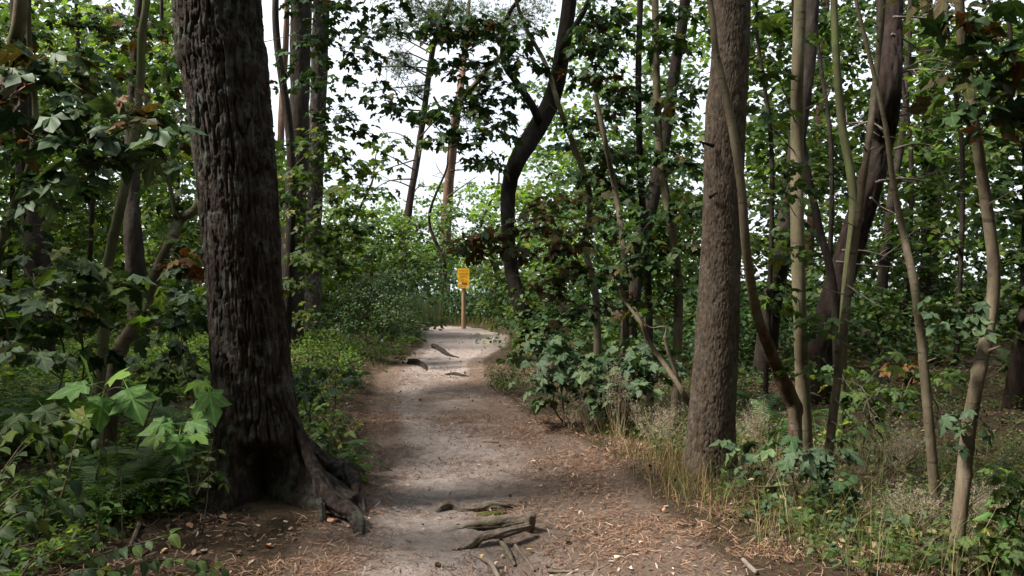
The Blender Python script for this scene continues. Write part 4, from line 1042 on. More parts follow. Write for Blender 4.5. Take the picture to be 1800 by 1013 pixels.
px_mass('distant_wood', 'green mass of leaves far behind the trunks on the left', [
    (-60, 0, 340, 260, 18, 32, 620), (-60, 240, 500, 420, 20, 34, 720), (-60, 400, 560, 560, 18, 34, 1000), (480, 300, 570, 520, 22, 34, 120)],
    [(LEAF_BRIGHT, 2), (LEAF_MID, 3), (LEAF_PALE, 1)], .19, .5, 17, seed=6)
px_mass('distant_wood', 'green mass of leaves far behind the saplings on the right', [
    (1290, 0, 1860, 260, 19, 32, 850), (1290, 240, 1860, 420, 20, 33, 640), (1290, 400, 1860, 520, 22, 34, 480), (1100, 500, 1860, 590, 19, 34, 700)],
    [(LEAF_BRIGHT, 2), (LEAF_MID, 3), (LEAF_DARK, 4)], .2, .5, 13, seed=7)

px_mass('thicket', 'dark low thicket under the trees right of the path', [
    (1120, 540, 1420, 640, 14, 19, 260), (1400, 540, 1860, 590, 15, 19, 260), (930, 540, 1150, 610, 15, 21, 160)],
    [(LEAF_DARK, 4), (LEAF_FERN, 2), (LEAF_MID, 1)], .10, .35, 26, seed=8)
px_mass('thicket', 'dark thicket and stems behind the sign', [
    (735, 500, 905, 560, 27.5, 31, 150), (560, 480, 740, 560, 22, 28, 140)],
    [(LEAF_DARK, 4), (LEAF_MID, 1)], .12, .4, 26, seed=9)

# ------------------------------------------------------------------ undergrowth
def shrub(name, label, px, py, Y, blobs, mats, size, seed, cat='shrub', per=10, cr=.25, hi=('maple', MAPLE_HI), md=MAPLE_MD, objs=300, dens=1.0, stems=3, minpx=13, wood=TWIG, group=None):
    b = P(px, py, Y); base = (b[0], b[1], H1(b[0], b[1]))
    t = Plant(name, label, cat, base, group, seed)
    rng = t.rng
    for q in range(stems):
        tx = blobs[q % len(blobs)]
        e = P(tx[0], tx[1], Y)
        st = np.array(base) + np.array([rng.normal(0, .08), rng.normal(0, .08), -.05])
        t.stem([st, st * .65 + e * .35 + rng.normal(0, .10, 3), st * .3 + e * .7 + rng.normal(0, .12, 3), e], [.009, .008, .006, .003], wood, 'stem', 6, 14)
    for i, (x, y, rx, ry) in enumerate(blobs):
        t.blob(x, y, Y + rng.normal(0, .03) * Y, rx, ry, mats, size, dens, per, cr, tw=.0025)
    t.finish(hi, md, objs, minpx)
    return t
shrub('maple_shrub', 'grey-green maple shrub with big leaves right of the path', 1000, 720, 9.2, [(960, 600, 45, 22), (1010, 610, 45, 22), (940, 640, 40, 22), (1000, 650, 50, 22), (1050, 640, 40, 25), (980, 690, 40, 18)], GRY, .16, 101, dens=1.5)
shrub('maple_shrub', 'dark maple shrub among the saplings left of the scaly conifer', 1085, 720, 8.8, [(1070, 640, 40, 25), (1110, 620, 40, 25), (1080, 690, 45, 20), (1130, 660, 40, 25), (1040, 690, 35, 18), (1150, 610, 35, 22)], [(LEAF_GREY, 3), (LEAF_DARK, 2)], .155, 102, dens=1.4)
shrub('maple_shrub', 'dark green big-leaved maple shrub at the foot of the smooth straight sapling', 1390, 880, 6.0, [(1330, 795, 28, 14), (1370, 800, 28, 16), (1410, 830, 28, 16), (1440, 800, 25, 14), (1460, 850, 30, 20), (1400, 870, 30, 15), (1480, 890, 30, 18), (1340, 830, 22, 14), (1430, 900, 30, 16)], GRY, .145, 103, per=6, cr=.15, dens=1.2)
shrub('maple_shrub', 'low layer of big grey-green maple leaves left of the broken sapling', 110, 700, 5.3, [(50, 485, 40, 12), (110, 470, 40, 12), (170, 480, 40, 12), (215, 500, 35, 12), (80, 525, 40, 12), (150, 530, 40, 14), (40, 560, 35, 14), (210, 555, 40, 14), (110, 580, 40, 14), (20, 520, 30, 12), (170, 610, 35, 14), (60, 620, 35, 14)], [(LEAF_GREY, 4), (LEAF_MID, 3), (LEAF_BRIGHT, 1), (LEAF_BROWN, 1)], .16, 104, per=5, cr=.17, dens=1.0)
shrub('maple_shrub', 'grey-green maple shrub close left of the furrowed pine', 310, 720, 6.0, [(290, 530, 28, 14), (330, 510, 22, 14), (320, 570, 25, 16), (280, 590, 25, 14), (335, 620, 20, 14), (270, 640, 30, 14), (330, 660, 22, 12)], [(LEAF_GREY, 3), (LEAF_MID, 2), (LEAF_BROWN, 1)], .14, 105, per=6, cr=.15)
shrub('maple_shrub', 'bright green low maple shrub at the lower right corner', 1780, 960, 4.8, [(1770, 840, 22, 14), (1795, 870, 20, 16), (1765, 900, 22, 14), (1740, 940, 25, 16), (1785, 950, 25, 18), (1755, 985, 25, 14), (1720, 975, 20, 12)], [(LEAF_LIT, 2), (LEAF_MID, 3), (LEAF_YELLOW, .15)], .10, 106, per=7, cr=.12)
shrub('maple_shrub', 'green maple shrub behind the wavy thin sapling on the right', 1530, 760, 8.2, [(1500, 690, 35, 18), (1550, 680, 35, 18), (1530, 720, 35, 18), (1580, 720, 30, 18), (1480, 650, 30, 16), (1560, 640, 35, 14), (1640, 660, 30, 14), (1500, 760, 30, 18)], MD, .125, 107, per=8, cr=.2)
shrub('maple_shrub', 'brown withered maple twig behind the wavy thin sapling', 1590, 680, 9.5, [(1585, 640, 18, 10), (1600, 655, 14, 8)], [(LEAF_RUST, 3), (LEAF_BROWN, 2)], .13, 108, per=7, cr=.16, stems=2)
shrub('maple_shrub', 'leafy shrub hugging the right side of the furrowed pine', 545, 640, 7.6, [(530, 660, 25, 18), (560, 650, 28, 16), (600, 655, 25, 12), (545, 690, 22, 16)], [(LEAF_GREY, 3), (LEAF_DARK, 2)], .12, 109, per=6, cr=.17)
shrub('maple_shrub', 'green maple seedling clump at the path edge right of the furrowed pine', 590, 830, 6.4, [(560, 740, 25, 16), (600, 760, 28, 18), (570, 790, 28, 16), (620, 800, 22, 16), (545, 770, 18, 22), (600, 815, 28, 10)], [(LEAF_MID, 3), (LEAF_GREY, 2)], .11, 110, per=7, cr=.14)
# finely leaved bushes
OV = dict(hi=('ovate', OVATE_P), md=OVATE, cat='bush')
shrub('dense_bush', 'dense dark small-leaved bush bulging over the left edge of the path', 660, 600, 16.5, [(620, 520, 45, 30), (670, 515, 45, 30), (700, 545, 38, 30), (640, 560, 50, 30), (690, 580, 35, 22), (610, 565, 30, 25), (720, 570, 20, 22), (660, 490, 40, 16)], [(LEAF_DARK, 3), (LEAF_MID, 1)], .055, 111, per=34, cr=.22, dens=1.6, objs=0, **OV)
shrub('dense_bush', 'low yellow-green bush on the bank right of the furrowed pine', 600, 640, 11.5, [(560, 590, 40, 22), (610, 600, 40, 20), (650, 605, 40, 18), (690, 610, 30, 16), (580, 625, 40, 14), (640, 630, 35, 12), (545, 610, 25, 20)], [(LEAF_MID, 3), (LEAF_BRIGHT, 2)], .055, 112, per=22, cr=.2, dens=1.2, objs=0, **OV)
shrub('dense_bush', 'small green bush spilling onto the right edge of the path', 880, 680, 12.5, [(870, 660, 28, 12), (900, 645, 28, 16), (880, 680, 28, 9), (915, 670, 22, 14), (905, 625, 22, 12)], [(LEAF_MID, 3), (LEAF_BRIGHT, 1)], .055, 113, per=26, cr=.18, dens=1.5, objs=0, **OV)
shrub('dense_bush', 'dark thicket behind the sign post', 850, 545, 28.5, [(840, 520, 35, 16), (880, 530, 35, 18), (800, 530, 30, 14), (860, 550, 40, 10)], [(LEAF_DARK, 3), (LEAF_MID, 1)], .07, 114, per=30, cr=.3, dens=1.4, objs=0, **OV)

# arching twigs with pointed oval leaves in the left foreground
def arching(label, arcs, Ys, size, seed, mats=[(LEAF_MID, 3), (LEAF_GREY, 2)], sp=.045):
    p0 = P(arcs[0][0][0], arcs[0][0][1], Ys[0]); base = (p0[0], p0[1], H1(p0[0], p0[1]))
    t = Plant('oval_leaf_shrub', label, 'shrub', base, 'oval-leaved shrubs in the left foreground', seed)
    for arc, Y in zip(arcs, Ys):
        pts = np.array([P(a[0], a[1], Y + (i - 1) * .06) for i, a in enumerate(arc)])
        L = np.sum(np.linalg.norm(np.diff(pts, axis=0), axis=1))
        t.stem(pts, np.linspace(.006, .002, len(pts)), TWIG, 'stem', 6, 14)
        C, _ = resample(pts, np.ones(len(pts)), max(4, int(L / sp)))
        Tg = np.gradient(C, axis=0); Tg = unit(Tg)
        for i in range(1, len(C)):
            for sgn in (-1, 1):
                if t.rng.random() < .12: continue
                side = unit(np.cross(Tg[i], [0, 0, 1])) * sgn
                d = side * .9 + Tg[i] * .55 + np.array([0, 0, -.35]) + t.rng.normal(0, .25, 3)
                nm = np.array([0, -.25, 1]) + t.rng.normal(0, .3, 3) + side * .2
                m = mats[0][0] if t.rng.random() < .65 else mats[-1][0]
                t.leaf(m, [C[i]], [d], [nm], [size * t.rng.uniform(.65, 1.2)])
    t.finish(('ovate', OVATE_P), OVATE)
    return t
arching('oval-leaved shrub spreading over the bottom left corner', [[(20, 1040), (60, 985), (120, 960), (190, 930)], [(-20, 1030), (20, 950), (90, 905), (150, 880)], [(60, 1050), (140, 990), (230, 960), (300, 940)], [(120, 1060), (190, 1010), (270, 985), (350, 985)], [(-30, 980), (10, 920), (50, 900), (80, 930)], [(30, 1060), (90, 1020), (160, 1000), (220, 1010)], [(200, 1060), (270, 1030), (330, 1010), (390, 1000)], [(-40, 920), (10, 890), (70, 890), (110, 905)]], [3.9, 3.8, 3.9, 4.0, 3.7, 3.7, 4.0, 3.8], .085, 121, sp=.05)
arching('oval-leaved shrub with drooping tips at the left edge above the corner', [[(-20, 880), (30, 800), (80, 770), (130, 790)], [(-10, 850), (50, 770), (110, 740), (160, 760), (190, 820)], [(-30, 860), (0, 780), (30, 740), (60, 760)], [(10, 900), (60, 840), (110, 830), (140, 860)], [(-10, 900), (40, 860), (80, 860), (120, 890)], [(100, 900), (120, 830), (135, 770), (150, 730)]], [3.9, 4.0, 3.8, 3.9, 3.7, 4.1], .085, 122, [(LEAF_MID, 3), (LEAF_DARK, 2)], sp=.05)
arching('pair of dark oval leaves hanging in at the left edge', [[(-30, 470), (-5, 520), (10, 560), (15, 600)]], [3.1], .10, 123, [(LEAF_DARK, 1), (LEAF_GREY, 1)], sp=.12)
arching('small oval-leaved shoot at the left foot of the furrowed pine', [[(345, 870), (350, 830), (365, 800), (385, 790)], [(335, 870), (330, 835), (320, 810), (300, 800)], [(345, 870), (360, 845), (385, 830), (395, 850)], [(340, 865), (340, 800), (345, 770), (360, 750)]], [5.2, 5.2, 5.1, 5.3], .07, 124, [(LEAF_MID, 1), (LEAF_FERN, 1)], sp=.05)

# sunlit maple seedlings, leaf by leaf: (px, py, dir_x, dir_z, size)
def seedling(label, foot, Y, leaves, seed, mat=LEAF_LIT, alt=LEAF_BRIGHT, cat='seedling'):
    b = P(foot[0], foot[1], Y); base = (b[0], b[1], H1(b[0], b[1]))
    t = Plant('maple_seedling', label, cat, base, 'maple seedlings on the left bank', seed)
    hub = np.mean([P(l[0], l[1], Y) for l in leaves], 0) + np.array([0, .06, -.02])
    t.stem([base, (np.array(base) + hub) / 2 + t.rng.normal(0, .07, 3), hub], [.004, .003, .002], TWIG, 'stem', 6, 10)
    for i, (px, py, dx, dz, s) in enumerate(leaves):
        p = P(px, py, Y - .03 + t.rng.normal(0, .08)); s *= 1.2
        t.leaf(mat if i % 4 != 3 else alt, [p], [[dx, -.45, dz]], [[t.rng.normal(0, .2), -.55, .85]], [s])
        t.stem([hub, (hub + p) / 2 + np.array([0, 0, .02]), p], [.003, .0025, .002], STEM, 'leaf_stalk', 5, 6)
    t.finish()
seedling('big bright sunlit maple leaves left of the furrowed pine', (215, 820), 4.6, [(160, 665, .1, .5, .17), (150, 678, -.8, -.25, .17), (225, 685, .55, -.7, .20), (150, 715, -.5, -.85, .22), (195, 665, .8, .2, .14), (180, 700, .1, -.9, .16)], 131)
seedling('bright maple leaf pair tucked against the left side of the furrowed pine', (355, 800), 4.9, [(345, 670, .3, -.3, .12), (368, 690, .35, -.9, .18), (360, 700, -.3, -.8, .13)], 132)
seedling('flat green maple seedling leaves low beside the furrowed pine', (305, 830), 5.0, [(300, 745, -.9, -.1, .16), (330, 742, .9, 0, .16), (315, 765, .1, -.8, .14), (285, 765, -.9, -.3, .12), (340, 765, .8, -.2, .11)], 133)
seedling('green maple seedling in the herbs at the far left', (60, 820), 4.6, [(40, 730, -.6, -.4, .14), (75, 715, .6, -.4, .14), (95, 735, .9, -.2, .13), (30, 755, -.6, -.7, .12), (70, 750, .2, -.9, .13)], 134, LEAF_MID)

# ferns
def frond_mesh(mat):
    V, T = [], []
    n = 26
    for i in range(n):
        t = (i + 1) / n; y = t; z = .35 * math.sin(t * 2.4) - .25 * t * t
        l = .2 * (math.sin(math.pi * min(1, t * .82 + .16)) ** .8) * (1 - t * .25)
        for s in (-1, 1):
            b = len(V); w = .017
            V += [(0, y - w, z), (0, y + w, z), (s * l * .6, y + .06 + w * .7, z - .02), (s * l, y + .10, z - .05), (s * l * .6, y + .06 - w, z - .02)]
            T += [(b, b + 4, b + 1), (b + 1, b + 4, b + 2), (b + 4, b + 3, b + 2)]
    b = len(V)
    for i in range(7):
        t = i / 6; V += [(-.008, t, .35 * math.sin(t * 2.4) - .25 * t * t), (.008, t, .35 * math.sin(t * 2.4) - .25 * t * t)]
    for i in range(6): T += [(b + 2 * i, b + 2 * i + 1, b + 2 * i + 3), (b + 2 * i, b + 2 * i + 3, b + 2 * i + 2)]
    me = mesh_np('frond', np.array(V, float), None, np.array(T)); me.materials.append(mat); return me
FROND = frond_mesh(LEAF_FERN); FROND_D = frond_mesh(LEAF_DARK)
def fern(label, px, py, Y, size, nf, seed, me=None):
    rng = np.random.default_rng(seed)
    b = P(px, py, Y) if Y else ground_px(px, py)
    base = (b[0], b[1], H1(b[0], b[1]))
    t = thing('fern', label, 'fern', base, 'ferns in the undergrowth')
    for q in range(nf):
        o = bpy.data.objects.new('frond', me or FROND); COL.objects.link(o); o.parent = t
        s = size * rng.uniform(.75, 1.15)
        o.matrix_basis = Matrix.Rotation(q * 6.283 / nf + rng.normal(0, .2), 4, 'Z') @ Matrix.Rotation(math.radians(rng.uniform(5, 35)), 4, 'X') @ Matrix.Scale(s, 4)
fern('light green fern between the sunlit maple leaves and the furrowed pine', 270, 750, 5.6, .62, 11, 1)
fern('fern left of the light green one behind the sunlit leaves', 240, 770, 5.9, .7, 10, 2)
fern('fern at the path edge right of the furrowed pine foot', 575, 770, 6.7, .5, 8, 3)
fern('dark fern behind the scaly conifer on its right', 1350, 720, 9.2, .7, 9, 4)
fern('fern below the leaning pine foot', 1400, 720, 10.2, .7, 9, 5)
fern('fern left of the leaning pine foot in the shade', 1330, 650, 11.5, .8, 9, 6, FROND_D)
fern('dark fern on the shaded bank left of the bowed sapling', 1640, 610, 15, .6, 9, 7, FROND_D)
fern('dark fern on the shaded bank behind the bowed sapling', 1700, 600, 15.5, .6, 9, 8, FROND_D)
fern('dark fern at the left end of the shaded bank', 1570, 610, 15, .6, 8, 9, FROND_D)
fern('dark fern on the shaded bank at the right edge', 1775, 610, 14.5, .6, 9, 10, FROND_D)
fern('fern at the left edge among the herbs', 60, 690, 7.2, .85, 10, 11)
fern('fern behind the broken sapling foot', 150, 690, 7.6, .85, 10, 12)

fern('tall fern between the broken sapling and the furrowed pine', 330, 700, 7.0, .8, 10, 13)
fern('fern on the litter slope above the oval-leaved shrub', 180, 800, 5.2, .55, 9, 14)

# ------------------------------------------------------------------ low herbs, grass, litter: nobody could count these
TRUNKS = [(o.location.x, o.location.y) for o in EMPTIES if o.get('category') == 'tree']
def scatter(n, x0, x1, y0, y1, prob, seed):
    rng = np.random.default_rng(seed)
    x = rng.uniform(x0, x1, n); y = rng.uniform(y0, y1, n)
    k = rng.random(n) < prob(x, y)
    for tx, ty in ((pine1.base[0], pine1.base[1]),): k &= np.hypot(x - tx, y - ty) > .5
    for tx, ty in ((pine2.base[0], pine2.base[1]),): k &= np.hypot(x - tx, y - ty) > .28
    return x[k], y[k], rng
def herbs(name, label, n, box, prob, mats, hgt, size, per, seed, tmpl=OVATE_LO):
    x, y, rng = scatter(n, *box, prob, seed)
    z = Hs(x, y); N = len(x)
    h = rng.uniform(hgt[0], hgt[1], N)
    lean = rng.normal(0, .25, (N, 2)) * h[:, None]
    root = thing(name, label, None, (0, 0, 0)); root['kind'] = 'stuff'
    # stems
    top = np.stack([x + lean[:, 0], y + lean[:, 1], z + h], 1); bot = np.stack([x, y, z - .01], 1)
    sd = unit(np.cross(top - bot, rng.normal(0, 1, (N, 3)))) * .0022
    V = np.stack([bot + sd, bot - sd, top], 1).reshape(-1, 3); g = Geo(); g.add(V, None, np.arange(len(V)).reshape(-1, 3))
    tag(g.build('stems', STEM, root), kind='stuff')
    t = rng.uniform(.35, 1.0, (N, per)); ph = rng.uniform(0, 2 * np.pi, (N, per))
    out = np.stack([np.cos(ph), np.sin(ph), np.zeros_like(ph)], -1)
    pos = bot[:, None] + (top - bot)[:, None] * t[..., None] + out * rng.uniform(.0, .05, (N, per, 1))
    d = out + np.array([0, 0, -.15]) + rng.normal(0, .3, (N, per, 3)); nm = np.array([0, 0, 1.0]) + rng.normal(0, .35, (N, per, 3))
    sz = size * rng.uniform(.55, 1.3, (N, per))
    pos, d, nm, sz = pos.reshape(-1, 3), d.reshape(-1, 3), nm.reshape(-1, 3), sz.ravel()
    w = np.array([a for _, a in mats], float); ch = np.repeat(rng.choice(len(mats), N, p=w / w.sum()), per)
    for i, (m, _) in enumerate(mats):
        s = ch == i
        if s.any():
            V, T = leaf_geo(tmpl, pos[s], d[s], nm[s], sz[s], rng); g = Geo(); g.add(V, None, T); tag(g.build('foliage', m, root), kind='stuff')
def off(x, y, lo=.15, side=0):
    dx, hw = path_d(x, y)
    m = sstep(hw + lo, hw + lo + .5, np.abs(dx))
    if side: m = m * (np.sign(dx) == side)
    return m
clump = lambda x, y, s, f=1.1: sstep(-.15, .25, fbm(x * f, y * f, seed=s, oct=3))
herbs('ground_cover', 'low green herbs covering the bank left of the furrowed pine', 13000, (-9, -.8, 5.2, 17), lambda x, y: off(x, y, .25, -1) * (.15 + .85 * clump(x, y, 31)) * np.where((x > -2.9) & (y < 6.3), .12, 1), [(LEAF_MID, 3), (LEAF_BRIGHT, 3), (LEAF_LIT, 1), (LEAF_FERN, 1)], (.04, .34), .07, 9, 31)
herbs('ground_cover', 'leafy undergrowth and dry herbs right of the path', 11500, (1.0, 11, 4.4, 17), lambda x, y: off(x, y, .45, 1) * (.1 + .8 * clump(x, y, 32)) * np.where((x > 4) & (y > 8) & (y < 13), .5, 1), [(LEAF_MID, 3), (LEAF_GREY, 2), (GRASS, 2), (LEAF_FERN, 1)], (.04, .36), .058, 8, 32)
herbs('ground_cover', 'shadowed herbs under the trees beyond the path bend', 12000, (-16, 18, 16, 36), lambda x, y: (1 - sand_mask(x, y)) * (.15 + .85 * clump(x, y, 33, .6)) * (1 - np.exp(-(((x + 1.5) / 1.7) ** 2 + ((y - 26) / 1.2) ** 2))) * (1 - np.exp(-(((x - .2) / 1.1) ** 2 + ((y - 19.5) / 3) ** 2))), [(LEAF_MID, 2), (LEAF_DARK, 2), (LEAF_BRIGHT, 1)], (.1, .9), .12, 10, 33)
herbs('ground_cover', 'herbs and seedlings along the left foreground', 3600, (-4.2, -1.2, 3.2, 6.0), lambda x, y: (.1 + .9 * clump(x, y, 34, 1.6)) * sstep(-1.9, -2.9, x) * .9, [(LEAF_MID, 3), (LEAF_BRIGHT, 2), (LEAF_LIT, 2)], (.03, .24), .06, 9, 34)

def blades(name, label, n, box, prob, mat, hgt, wid, seed, lean=.5):
    x, y, rng = scatter(n, *box, prob, seed); N = len(x); z = Hs(x, y) - .01
    h = rng.uniform(hgt[0], hgt[1], N); a = rng.uniform(0, 2 * np.pi, N); l = h * rng.uniform(.05, lean, N) * 1.4
    dx, dy = np.cos(a) * l, np.sin(a) * l; b = rng.uniform(0, np.pi, N); wx, wy = np.cos(b) * wid, np.sin(b) * wid
    p0 = np.stack([x, y, z], 1); w = np.stack([wx, wy, wx * 0], 1)
    p1 = p0 + np.stack([dx * .3, dy * .3, h * .55], 1); p2 = p0 + np.stack([dx, dy, h * .95], 1)
    V = np.stack([p0 - w, p0 + w, p1 - w * .8, p1 + w * .8, p2], 1).reshape(-1, 3)
    o = (np.arange(N) * 5)[:, None]
    T = np.concatenate([o + [0, 1, 3], o + [0, 3, 2], o + [2, 3, 4]])
    g = Geo(); g.add(V, None, T); tag(g.build(name, mat, None), label, None, None, 'stuff')
blades('grass', 'sparse tan and green grass along the right edge of the path', 14000, (.3, 4.5, 4.3, 13), lambda x, y: off(x, y, .1, 1) * (.2 + .8 * clump(x, y, 41, 1.5)) * (1 - .75 * sstep(2.0, 3.5, x)), GRASS, (.08, .38), .0022, 41, .7)
blades('grass', 'straw-coloured dry grass tufts around the foot of the scaly conifer', 6000, (.7, 2.7, 5.2, 9.5), lambda x, y: off(x, y, .05, 1) * clump(x, y, 46, 2.2) * np.exp(-(((x - 1.75) / .8) ** 2 + ((y - 7.0) / 1.6) ** 2)), GRASS_DRY, (.10, .34), .0024, 46, .8)
blades('grass', 'thin grass on the left bank above the path', 6000, (-5, -.5, 8, 20), lambda x, y: off(x, y, .0, -1) * clump(x, y, 42, 1.2) * .8, GRASS, (.05, .22), .003, 42, .8)
blades('grass', 'dry grass fringe around the foot of the sign post', 2600, (-5, 3, 24.5, 29), lambda x, y: (1 - sand_mask(x, y)) * .8, GRASS, (.1, .5), .005, 43, .6)
blades('grass', 'tall pale broom stems left of the sign', 1500, (-4.6, -2.4, 26.5, 28), lambda x, y: .8 + 0 * x, NEEDLE_GREEN, (.7, 1.5), .006, 44, .15)
blades('grass', 'sparse dry stalks in the right foreground', 3500, (1.4, 6, 3.9, 9), lambda x, y: off(x, y, .4, 1) * .5, GRASS, (.2, .6), .0022, 45, .6)

# pale wispy seed heads
def wisp(label, px, py, Y, ht, wd, n, seed):
    b = P(px, py, Y); base = np.array([b[0], b[1], H1(b[0], b[1])]); rng = np.random.default_rng(seed)
    t = thing('seed_head_plant', label, 'wild plant', base, 'wispy plants gone to seed')
    g = Geo(); fl = Geo(); topz = b[2]
    H_ = max(topz - base[2], .25)
    for q in range(n):
        e = base + np.array([rng.normal(0, wd), rng.normal(0, wd), H_ * rng.uniform(.6, 1.15)])
        m = (base + e) / 2 + rng.normal(0, .03, 3)
        g.add(*tube([base + rng.normal(0, .03, 3) * [1, 1, 0], m, e], [.003, .002, .001], 4, 5, cap=False))
        for r in range(7):
            s = base + (e - base) * rng.uniform(.55, 1) + rng.normal(0, .02, 3); e2 = s + rng.normal(0, .05, 3) + [0, 0, .03]
            g.add(*tube([s, e2], [.0012, .0008], 3, 2, cap=False))
            k = 9; c = e2 + rng.normal(0, .026, (k, 3)); d = unit(rng.normal(0, 1, (k, 3))); sd = unit(np.cross(d, rng.normal(0, 1, (k, 3)))) * .0026
            V = np.stack([c + sd, c - sd, c + d * .02], 1).reshape(-1, 3); fl.add(V, None, np.arange(len(V)).reshape(-1, 3))
    tag(g.build('stems', STEM_DRY, t), kind='stuff'); tag(fl.build('seed_heads', SEED, t), kind='stuff')
wisp('pale seed heads in front of the dark maple shrub right of the path', 1085, 655, 8.4, .6, .12, 22, 1)
wisp('pale seed heads left of the foot of the scaly conifer', 1165, 720, 7.6, .5, .16, 26, 2)
wisp('pale seed heads just right of the scaly conifer', 1330, 705, 7.9, .5, .12, 20, 3)
wisp('pale seed heads low in front of the smooth straight sapling', 1385, 830, 6.3, .4, .12, 20, 4)
wisp('pale seed heads behind the wavy thin sapling', 1580, 760, 8.0, .4, .15, 22, 5)
wisp('pale seed heads close left of the bowed foreground sapling', 1600, 870, 5.6, .4, .15, 22, 6)
wisp('pale seed heads right of the bowed foreground sapling', 1745, 860, 5.4, .4, .12, 20, 7)
wisp('pale seed heads at the grassy right edge of the path', 1035, 700, 8.6, .4, .14, 18, 8)

# litter
def flat_bits(name, label, n, box, prob, mat, ln, wd, seed, tilt=.25, lift=.006, taper=1):
    x, y, rng = scatter(n, *box, prob, seed); N = len(x)
    z = Hs(x, y) + lift
    a = rng.uniform(0, np.pi * 2, N); L = rng.uniform(ln[0], ln[1], N) / 2; W = rng.uniform(wd[0], wd[1], N) / 2
    d = np.stack([np.cos(a), np.sin(a), rng.normal(0, tilt, N)], 1); d = unit(d)
    s = unit(np.cross(d, np.array([0, 0, 1.0]) + rng.normal(0, tilt, (N, 3))))
    c = np.stack([x, y, z], 1); c[:, 2] += np.abs(d[:, 2]) * L
    bend = np.stack([-np.sin(a), np.cos(a), 0 * a], 1) * (L * rng.normal(0, .25, N))[:, None]
    d_, s_ = d * L[:, None], s * W[:, None]
    V = np.stack([c - d_ - s_ * taper, c - d_ + s_ * taper, c + bend - s_, c + bend + s_, c + d_ - s_ * taper, c + d_ + s_ * taper], 1).reshape(-1, 3)
    o = (np.arange(N) * 6)[:, None]
    Q = np.concatenate([o + [0, 1, 5, 4]]) if ln[1] / wd[1] > 8 else np.concatenate([o + [0, 1, 3, 2], o + [2, 3, 5, 4]])
    g = Geo(); g.add(V, Q); tag(g.build(name, mat, None), label, None, None, 'stuff')
onp = lambda x, y: .15 + .85 * np.clip(litter_mask(x, y) * 1.2, 0, 1)
flat_bits('needle_litter', 'brown pine needles strewn over the near path', 90000, (-3, 3, 3.6, 10), lambda x, y: onp(x, y) * (.15 + .85 * clump(x, y, 51, 1.9)), NEEDLE_DRY, (.035, .075), (.003, .0055), 51)
flat_bits('needle_litter', 'brown needle scatter over the farther path and verges', 30000, (-4, 3, 9.5, 19), lambda x, y: onp(x, y) * .6, NEEDLE_DRY, (.04, .09), (.003, .005), 52)
flat_bits('bark_chip_litter', 'pale and dark bark chips scattered along the path', 14000, (-3, 3, 3.6, 16), lambda x, y: .12 + .88 * clump(x, y, 53, 1.6) ** 2, CHIP, (.012, .045), (.006, .018), 53, .35, .008, .6)
flat_bits('leaf_litter', 'dry brown leaves covering the ground right of the path', 9000, (1.2, 10, 4.4, 15), lambda x, y: off(x, y, .3, 1), LITTER, (.025, .07), (.015, .035), 54, .4, .012, .5)
flat_bits('leaf_litter', 'dry brown leaves covering the ground on the left bank', 7000, (-8, -.8, 3.4, 14), lambda x, y: off(x, y, .1, -1), LITTER, (.02, .06), (.012, .03), 55, .4, .012, .5)
# ------------------------------------------------------------------ roots across the path
rdisp = root_disp
def root(label, pp, seed, mat=ROOT, name='tree_root', cat='root', a=.25, n=90, k=30, lift=0.0, group=None):
    """pp: (px, py of the contact with the ground, thickness px, lift m)"""
    p3, rr = [], []
    for px, py, w, lf in pp:
        q = ground_px(px, py); r = w / 2 / F * q[1]
        p3.append(q + np.array([0, 0, lf])); rr.append(r)
    base = p3[0].copy()
    t = thing(name, label, cat, base, group)
    g = Geo(); g.add(*tube(p3, rr, k, n, rdisp(seed, a))); g.build('wood', mat, t)
    return t
root('short arched root end left of the mossy root', [(768, 900, 8, -.01), (778, 897, 12, .025), (795, 896, 13, .03), (808, 899, 9, .0)], 1)
r2 = root('root with a green mossy flank crossing the path behind the others', [(806, 900, 10, .0), (835, 899, 15, .02), (862, 898, 15, .03), (886, 897, 10, .02), (902, 892, 6, .0), (930, 888, 4, -.015)], 2)
g = Geo()
q = [ground_px(*a) for a in ((838, 907), (855, 908), (875, 907), (893, 904))]
g.add(*tube([v + np.array([0, 0, -.005]) for v in q], [.015, .03, .03, .012], 18, 30, rdisp(8, .3))); g.build('moss', MOSS, r2)
r3 = root('thick cut root stub lying across the path', [(755, 936, 3, -.03), (785, 931, 6, -.012), (812, 930, 9, .0), (840, 931, 16, .02), (875, 932, 19, .04), (905, 932, 19, .05), (925, 932, 18, .06)], 3)
qa = ground_px(930, 934)
g = Geo(); g.add(*tube([qa + [.0, .02, .01], qa + [.005, .0, .07], qa + [.012, -.005, .115]], [.035, .036, .034], 16, 14, rdisp(9, .15))); g.build('upright_end', ROOT, r3)
root('long smooth root curving across the path, nearest of the larger ones', [(748, 992, 3, -.03), (775, 982, 5, -.012), (799, 972, 8, -.002), (822, 966, 12, .015), (850, 962, 14, .05), (880, 962, 15, .085), (905, 958, 14, .09), (930, 945, 11, .075)], 4)
root('thin pale forked root running to the lower edge of the picture', [(830, 978, 5, .0), (850, 990, 6, .015), (864, 1003, 7, .02), (880, 1030, 7, .01)], 5, TWIG_DEAD)
root('tangle root hanging under the curved root', [(880, 965, 8, .04), (895, 985, 9, .02), (905, 1000, 6, .0)], 6)
root('fine dark root beside the pale forked one', [(905, 970, 6, .03), (925, 990, 5, .01), (940, 1005, 4, 0)], 7)
root('thin twig lying at the lower edge right of the roots', [(962, 1010, 4, .005), (1000, 1009, 5, .01), (1040, 1010, 3, .005)], 10, TWIG, 'fallen_twig', 'twig')
root('dark root end poking from the left bank', [(716, 640, 10, .05), (732, 641, 11, .04), (744, 645, 10, .01), (750, 652, 6, -.02)], 11, BARK_DARK)
